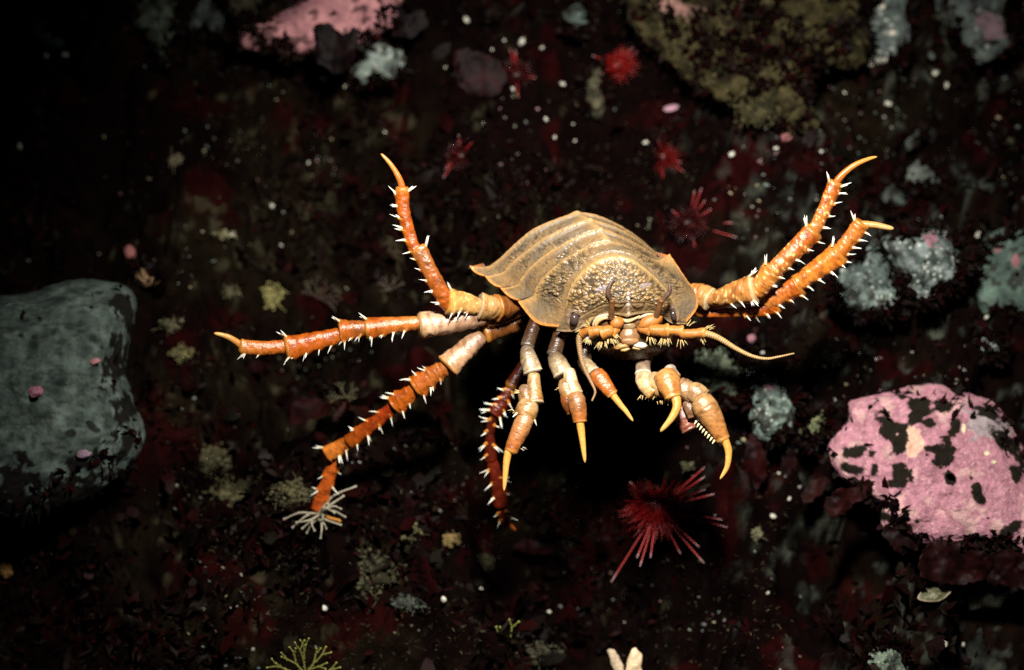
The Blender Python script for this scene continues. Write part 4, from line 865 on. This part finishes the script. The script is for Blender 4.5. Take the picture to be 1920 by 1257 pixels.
# ================================================================== SPONGES, HYDROIDS AND OTHER GROWTH
def sponge(x, y, rx, ry, col, label, seed, lift=6, name='sponge', cat='sponge'):
    """a crumbly growth: many small grains and threads lying on whatever is under them"""
    rr = np.random.default_rng(seed*7+1); b = MB(); n = int(np.clip(rx*ry*0.16, 26, 230))
    X = x+np.clip(rr.normal(0, .38, n), -.9, .9)*rx; Y = y+np.clip(rr.normal(0, .38, n), -.9, .9)*ry; Zg = gz(X, Y)+lift; zc = np.median(Zg); Zg = np.clip(Zg, zc-14, zc+14)
    dist = np.sqrt(((X-x)/rx)**2+((Y-y)/ry)**2)
    blob(b, (x, -y, zc-9), (rx*.5, ry*.5, 5), np.array(col)*.3, 30, 16, 0.6, seed)
    for i in range(n):
        r = rr.uniform(2.2, 5.6)*(1.25-0.5*min(1, dist[i])); br = rr.uniform(.35, 1.15)
        blob(b, (X[i], -Y[i], Zg[i]+rr.uniform(-2, 5)), (r*rr.uniform(.7, 1.5), r*rr.uniform(.6, 1.2), r), np.array(col)*br, 9, 7, 0.5, seed+i)
        if i % 2 == 0:
            d = rr.normal(size=3); d[2] = abs(d[2]); p0 = np.array((X[i], -Y[i], Zg[i])); t = np.linspace(0, 1, 6)[:, None]
            pth = p0+d/np.linalg.norm(d)*rr.uniform(7, 17)*t+rr.normal(size=3)*5*t*t
            tube(b, pth, np.linspace(1.2, .6, 6), np.array(col)*rr.uniform(.5, 1.3), 5, cap=False)
    return tag(b.build(name, M_sponge, None, True, True, P1(x, y, zc-4)), label, cat)
sponge(507, 556, 24, 28, (0.27,0.24,0.09), 'yellow green crumbly sponge above the level left leg', 1)
sponge(340, 662, 28, 18, (0.17,0.15,0.065), 'dull yellow sponge left of the level leg claw', 2)
sponge(432, 548, 18, 14, (0.10,0.09,0.05), 'small drab sponge left of the yellow green sponge', 3)
sponge(420, 440, 22, 8, (0.22,0.20,0.11), 'thin cream sponge streak high on the left', 4)
sponge(770, 1000, 22, 20, (0.13,0.12,0.055), 'drab yellow sponge left of the orange tinted sponge', 5)
sponge(842, 1011, 24, 15, (0.36,0.25,0.10), 'orange tinted sponge lump left of the hind leg tip', 6)
sponge(390, 860, 46, 34, (0.10,0.09,0.045), 'grey olive crust left of the lower left leg', 7)
sponge(450, 930, 80, 44, (0.10,0.088,0.042), 'broad olive crust beside the tentacled hydroid', 8)
sponge(545, 925, 50, 30, (0.085,0.075,0.036), 'olive crust just above the tentacled hydroid', 9)
sponge(690, 1075, 80, 54, (0.075,0.068,0.036), 'wide dim olive crust below the lower left leg', 10)
sponge(905, 1055, 30, 16, (0.065,0.06,0.03), 'dim olive crust under the hind leg tip', 11)
sponge(765, 1130, 34, 16, (0.085,0.095,0.075), 'grey crust left of the round cream chip', 12)
sponge(320, 610, 22, 16, (0.11,0.10,0.055), 'drab crust right of the grey boulder, upper', 13)
sponge(1420, 1000, 9, 16, (0.19,0.18,0.10), 'small upright yellow sponge right of the main urchin', 14)
sponge(1000, 1225, 60, 24, (0.07,0.065,0.04), 'dim brown crust at the bottom edge left of the white sponge', 15)
sponge(330, 300, 12, 10, (0.15,0.13,0.08), 'tan streaky sponge in the dark upper left', 16)
sponge(1400, 150, 50, 30, (0.075,0.065,0.03), 'olive tuft on the lower flank of the mossy boulder', 17, 60)
sponge(1420, 210, 46, 30, (0.06,0.052,0.022), 'olive tuft hanging under the mossy boulder', 18, 60)
sponge(1100, 195, 24, 24, (0.085,0.085,0.04), 'yellow olive tuft above the animal', 19)
sponge(1290, 875, 14, 8, (0.17,0.17,0.09), 'pale olive wisp above the main urchin', 20, 20)
# white blade sponge at the bottom edge
b = MB()
for (o_, zz) in (([(1172,1275),(1176,1238),(1186,1216),(1198,1218),(1204,1236),(1200,1275)], 60), ([(1140,1222),(1150,1218),(1164,1240),(1172,1275),(1158,1275)], 52)):
    o = cr(px3([(a, c, 0) for a, c in o_]), 50, True); c = o.mean(0); z0 = gz(1185, 1240)[0]+zz
    R = np.stack([np.column_stack([(c+(o-c)*t)[:, :2], np.full(50, z0+10*(1-t**2)**.5)]) for t in np.linspace(.02, 1, 14)]+[np.column_stack([(c+(o-c)*t)[:, :2], np.full(50, z0-10*(1-t**2)**.5)]) for t in np.linspace(.98, .02, 14)])
    R += 2.0*fbm(R/10, 3, 8)[..., None]
    b.add(R.reshape(-1, 3), grid_faces(28, 50, True), np.tile(mix(np.array((0.80,0.58,0.36)), np.array((0.36,0.30,0.22)), np.array(0.0 if zz == 60 else 0.6)), (28*50, 1)))
tag(b.build('white_sponge', M_shellbit, None, True, True, P1(1180, 1260, gz(1185, 1240)[0])), 'cream white upright sponge blades at the bottom edge', 'sponge')
# flake
b = MB(); z0 = gz(1752, 1113)[0]+30; o = cr(px3([(a, c, 0) for a, c in [(1720,1122),(1732,1106),(1756,1098),(1786,1104),(1780,1114),(1762,1127),(1736,1128)]]), 50, True); c = o.mean(0)
R = np.stack([np.column_stack([(c+(o-c)*t)[:, :2], z0+4*fbm((c+(o-c)*t)/20, 3, 2)+0*o[:, 0]]) for t in np.linspace(.02, 1, 16)]); R2 = R.copy(); R2[..., 2] -= 3
tt = np.linspace(.02, 1, 16); C = mix(np.tile((0.10,0.10,0.05), (16, 50, 1)), np.tile((0.34,0.26,0.18), (16, 50, 1)), sstep(.85, .95, tt)[:, None]+0*R[..., 0])
b.add(np.concatenate([R, R2[::-1]]).reshape(-1, 3), grid_faces(32, 50, True), np.concatenate([C, C[::-1]]).reshape(-1, 3))
tag(b.build('shell_flake', M_shellbit, None, True, True, P1(1752, 1113, z0)), 'flat olive shell flake with a pale rim below the pink boulder', 'shell')

def branching(x, y, ang, ln, levels, col, label, seed, lift=25, spread=.55, r0=2.4, roots=3, name='hydroid', knob=True):
    rr = random.Random(seed); b = MB(); z = gz(x, y)[0]+lift
    def grow(p, a, el, L, r, lev):
        n = 10; t = np.linspace(0, 1, n)[:, None]; d = np.array([math.cos(a)*math.cos(el), math.sin(a)*math.cos(el), math.sin(el)])
        side = np.array([-math.sin(a), math.cos(a), 0]); path = p+d*L*t+side*(rr.uniform(-.15, .15)*L)*t*t
        tube(b, path, np.linspace(r, r*.72, n), mix(np.tile(np.array(col)*.7, (n, 1)), np.tile(col, (n, 1)), t[:, 0]), 7)
        nk = max(2, int(L/9))
        for i in range(nk):
            q = path[min(n-1, int((i+.6)/nk*n))]; sd = 1 if i % 2 else -1
            cone(b, q, side*sd+d*.7+np.array([0, 0, rr.uniform(-.3, .6)]), r*2.2, r*.7, np.array(col), np.array(col)*1.25, ring=5)
        if lev <= 0:
            if knob: blob(b, path[-1], (r*1.3,)*3, np.array(col)*1.4, 10, 8)
            return
        for k in range(2 if rr.random() < .75 else 3): grow(path[-1] if k < 2 else path[n//2], a+rr.uniform(.25, 1)*spread*(1 if k % 2 else -1), el+rr.uniform(-.3, .3), L*rr.uniform(.62, .88), r*.8, lev-1)
    for i in range(roots): grow(np.array((x+rr.uniform(-4, 4), -y, z)), ang+(i-(roots-1)/2)*spread*1.3, rr.uniform(.1, .5), ln*rr.uniform(.85, 1.1), r0, levels)
    return tag(b.build(name, M_hyd, None, True, True, P1(x, y, z)), label, 'hydroid')
branching(572, 1268, math.pi/2, 34, 2, (0.24,0.24,0.06), 'yellow green branching hydroid at the bottom edge on the left', 4, roots=5, spread=.55, r0=2.2)
branching(955, 1196, math.pi*.85, 22, 1, (0.24,0.26,0.06), 'small yellow green hydroid sprig at the bottom centre', 6, roots=3, spread=.9, r0=1.8)
branching(648, 1010-265, math.pi/2, 13, 2, (0.10,0.09,0.05), 'thin drab hydroid wisp between the left legs', 8, roots=4, spread=.8, r0=1.1)
branching(600, 560, math.pi*.35, 20, 2, (0.07,0.055,0.04), 'dim wispy hydroid above the level left leg', 9, roots=5, spread=.6, r0=1.0)
branching(730, 545, math.pi*.6, 18, 1, (0.10,0.08,0.06), 'sparse thread hydroid below the raised left leg', 10, roots=5, spread=.5, r0=1.0)
branching(1215, 430, math.pi*.4, 22, 0, (0.10,0.10,0.07), 'single pale stalk behind the shell on the right', 14, roots=2, spread=.4, r0=1.4)
# tentacled hydroid clump holding the leg tip
b = MB(); rr = random.Random(5); z0 = -282
ends = [(532,974,10),(548,990,20),(566,992,30),(575,1000,25),(590,996,40),(601,1010,40),(612,992,30),(640,985,20),(648,970,10),(628,962,30),(560,962,20),(645,930,0),(668,912,-10),(604,975,40),(555,980,35),(640,955,25)]
for (ex, ey, dz) in ends:
    m = ((596+ex)/2+rr.uniform(-9, 9), (966+ey)/2-rr.uniform(-4, 13), z0+18+dz*.6)
    pth = cr(px3([(598+rr.uniform(-6, 6), 968+rr.uniform(-4, 4), z0+8), m, (ex, ey, z0+dz)]), 16)
    tube(b, pth, np.interp(np.linspace(0, 1, 16), [0, .3, .9, 1], [3.2, 2.6, 1.4, 2.4]), mix(np.tile((0.20,0.17,0.11), (16, 1)), np.tile((0.34,0.31,0.23), (16, 1)), np.linspace(0, 1, 16)), 9, rough=.12)
blob(b, (598, -970, z0-2), (14, 10, 12), (0.34,0.30,0.22), 20, 14, .2, 3)
for i in range(5):
    pth = cr(px3([(598+i*3-6, 976, z0-6), (600+i*6-12, 990, z0-40), (600+i*4-8, 1000, z0-80)]), 10); tube(b, pth, 2.6, (0.2,0.17,0.12), 8)
tag(b.build('tentacled_hydroid', M_hyd, None, True, True, P1(598, 985, z0-60)), 'pale tentacled hydroid clump gripping the tip of the lower left leg', 'hydroid')

# ================================================================== GROUND COVER (nobody could count it)
def scatter(n, seed, lo=(-260, -220), hi=(2180, 1480)):
    r = np.random.default_rng(seed); px = r.uniform(lo[0], hi[0], n); py = r.uniform(lo[1], hi[1], n)
    q = ground(px, py, True); nn = gnorm(q); return px, py, q, nn, r
def blades(n, seed, length, width, cols, name, label, cat, mat, dens, up=.5, segs=4, rim=1):
    px, py, q, nn, r = scatter(n, seed)
    keep = r.uniform(0, 1, n) < dens(px, py, q); px, py, q, nn = px[keep], py[keep], q[keep], nn[keep]
    if RIM and rim: q = np.concatenate([q]+[a[::rim] for a, b_ in RIM]); nn = np.concatenate([nn]+[b_[::rim] for a, b_ in RIM])
    n = len(q)
    rd = r.normal(size=(n, 3)); d = nn*up+rd*.55; d /= np.linalg.norm(d, axis=1, keepdims=True)
    s = np.cross(d, r.normal(size=(n, 3))); s /= np.linalg.norm(s, axis=1, keepdims=True); bnd = np.cross(d, s)
    L = r.uniform(*length, n)*K; W = r.uniform(*width, n)*K; cu = r.uniform(-.7, .7, n)
    t = np.linspace(0, 1, segs); wp = np.sin(np.clip(t*.86+.14, 0, 1)*math.pi)**.6
    ctr = q[:, None]-nn[:, None]*.004+d[:, None]*(L[:, None]*t)[..., None]+bnd[:, None]*(L[:, None]*cu[:, None]*t**2)[..., None]
    off = s[:, None]*(W[:, None]*wp)[..., None]*.5
    wob = 1+.2*r.normal(size=(n, segs, 2))
    V = np.stack([ctr-off*wob[..., :1], ctr+off*wob[..., 1:]], 2)              # n, segs, 2, 3
    ci = r.integers(0, len(cols), n); C = np.array(cols)[ci]*r.uniform(.5, 1.35, (n, 1))
    C = np.repeat(np.repeat(C[:, None], segs, 1)[:, :, None], 2, 2)
    i = np.arange(n)[:, None]*segs*2+np.arange(segs-1)[None, :]*2
    F = np.stack([i, i+1, i+3, i+2], -1).reshape(-1, 4)
    b = MB(); b.add(V.reshape(-1, 3), F, C.reshape(-1, 3))
    return tag(b.build(name, mat), label, cat, kind='stuff')
def d_red(px, py, q): return np.clip(.22+1.7*fbm(q*2.7+2, 3, 101), 0.02, 1)
def d_olv(px, py, q): return np.clip(-.10+1.5*fbm(q*3.7+8, 3, 111), 0.01, 1)
blades(42000, 201, (9, 34), (5, 16), [(0.006,0.0008,0.0009),(0.004,0.0008,0.0008),(0.012,0.0012,0.0012),(0.004,0.002,0.0014),(0.008,0.005,0.003)], 'red_algae_turf', 'low dark red algae turf covering the rubble', 'algae turf', M_turf, d_red)
blades(60000, 202, (4, 15), (1.0, 2.2), [(0.05,0.043,0.022),(0.03,0.025,0.012),(0.075,0.066,0.038),(0.03,0.010,0.007)], 'hydroid_turf', 'thin drab hydroid threads and wisps over the seabed', 'hydroid turf', M_hyd, d_olv, up=.6, rim=4)
blades(3600, 205, (20, 62), (12, 34), [(0.006,0.0008,0.0008),(0.012,0.0013,0.0012),(0.005,0.002,0.0011),(0.006,0.0045,0.0025)], 'leafy_algae_bed', 'overlapping dark red and brown algae blades across the slope', 'algae bed', M_frond, d_red, up=.7, segs=7, rim=0)
def d_grit(px, py, q): return np.clip(-.05+.8*fbm(q*4.3+3, 3, 121)+.5*sstep(1200, 1450, px)*sstep(1250, 300, py), 0.02, 1)*np.where(px < 330, .25, 1)
px, py, q, nn, r = scatter(9000, 203); keep = r.uniform(0, 1, len(q)) < d_grit(px, py, q); q, nn = q[keep], nn[keep]; n = len(q)
th = np.linspace(0, 2*math.pi, 6, endpoint=False); t1 = np.cross(nn, np.array([.3, 1, .2])); t1 /= np.linalg.norm(t1, axis=1, keepdims=True); t2 = np.cross(nn, t1)
t1 = t1+nn*r.uniform(-.6, .6, (n, 1)); S = (r.uniform(1.2, 3.0, n)**1.5)*K
ring = q[:, None]+S[:, None, None]*(t1[:, None]*np.cos(th)[None, :, None]+t2[:, None]*(np.sin(th)*.7)[None, :, None])*(1+.3*r.normal(size=(n, 6, 1)))
top = q+nn*(S*.9)[:, None]; V = np.concatenate([ring+nn[:, None]*.002, top[:, None]], 1)
i = np.arange(n)[:, None]*7; j = np.arange(6)[None, :]; F = np.stack([i+j, i+(j+1) % 6, i+6+0*j], -1).reshape(-1, 3)
pal = np.array([(0.34,0.33,0.27),(0.20,0.22,0.19),(0.30,0.26,0.15),(0.26,0.14,0.14),(0.14,0.17,0.15),(0.10,0.10,0.07)]); C = pal[r.integers(0, len(pal), n)]*r.uniform(.35, 1.0, (n, 1))
b = MB(); b.add(V.reshape(-1, 3), F, np.repeat(C[:, None], 7, 1).reshape(-1, 3))
tag(b.build('shell_grit', M_shellbit), 'scattered pale grit and shell crumbs between the stones', 'grit', kind='stuff')
print('verts', sum(len(o.data.vertices) for o in sc.objects if o.type == 'MESH'))
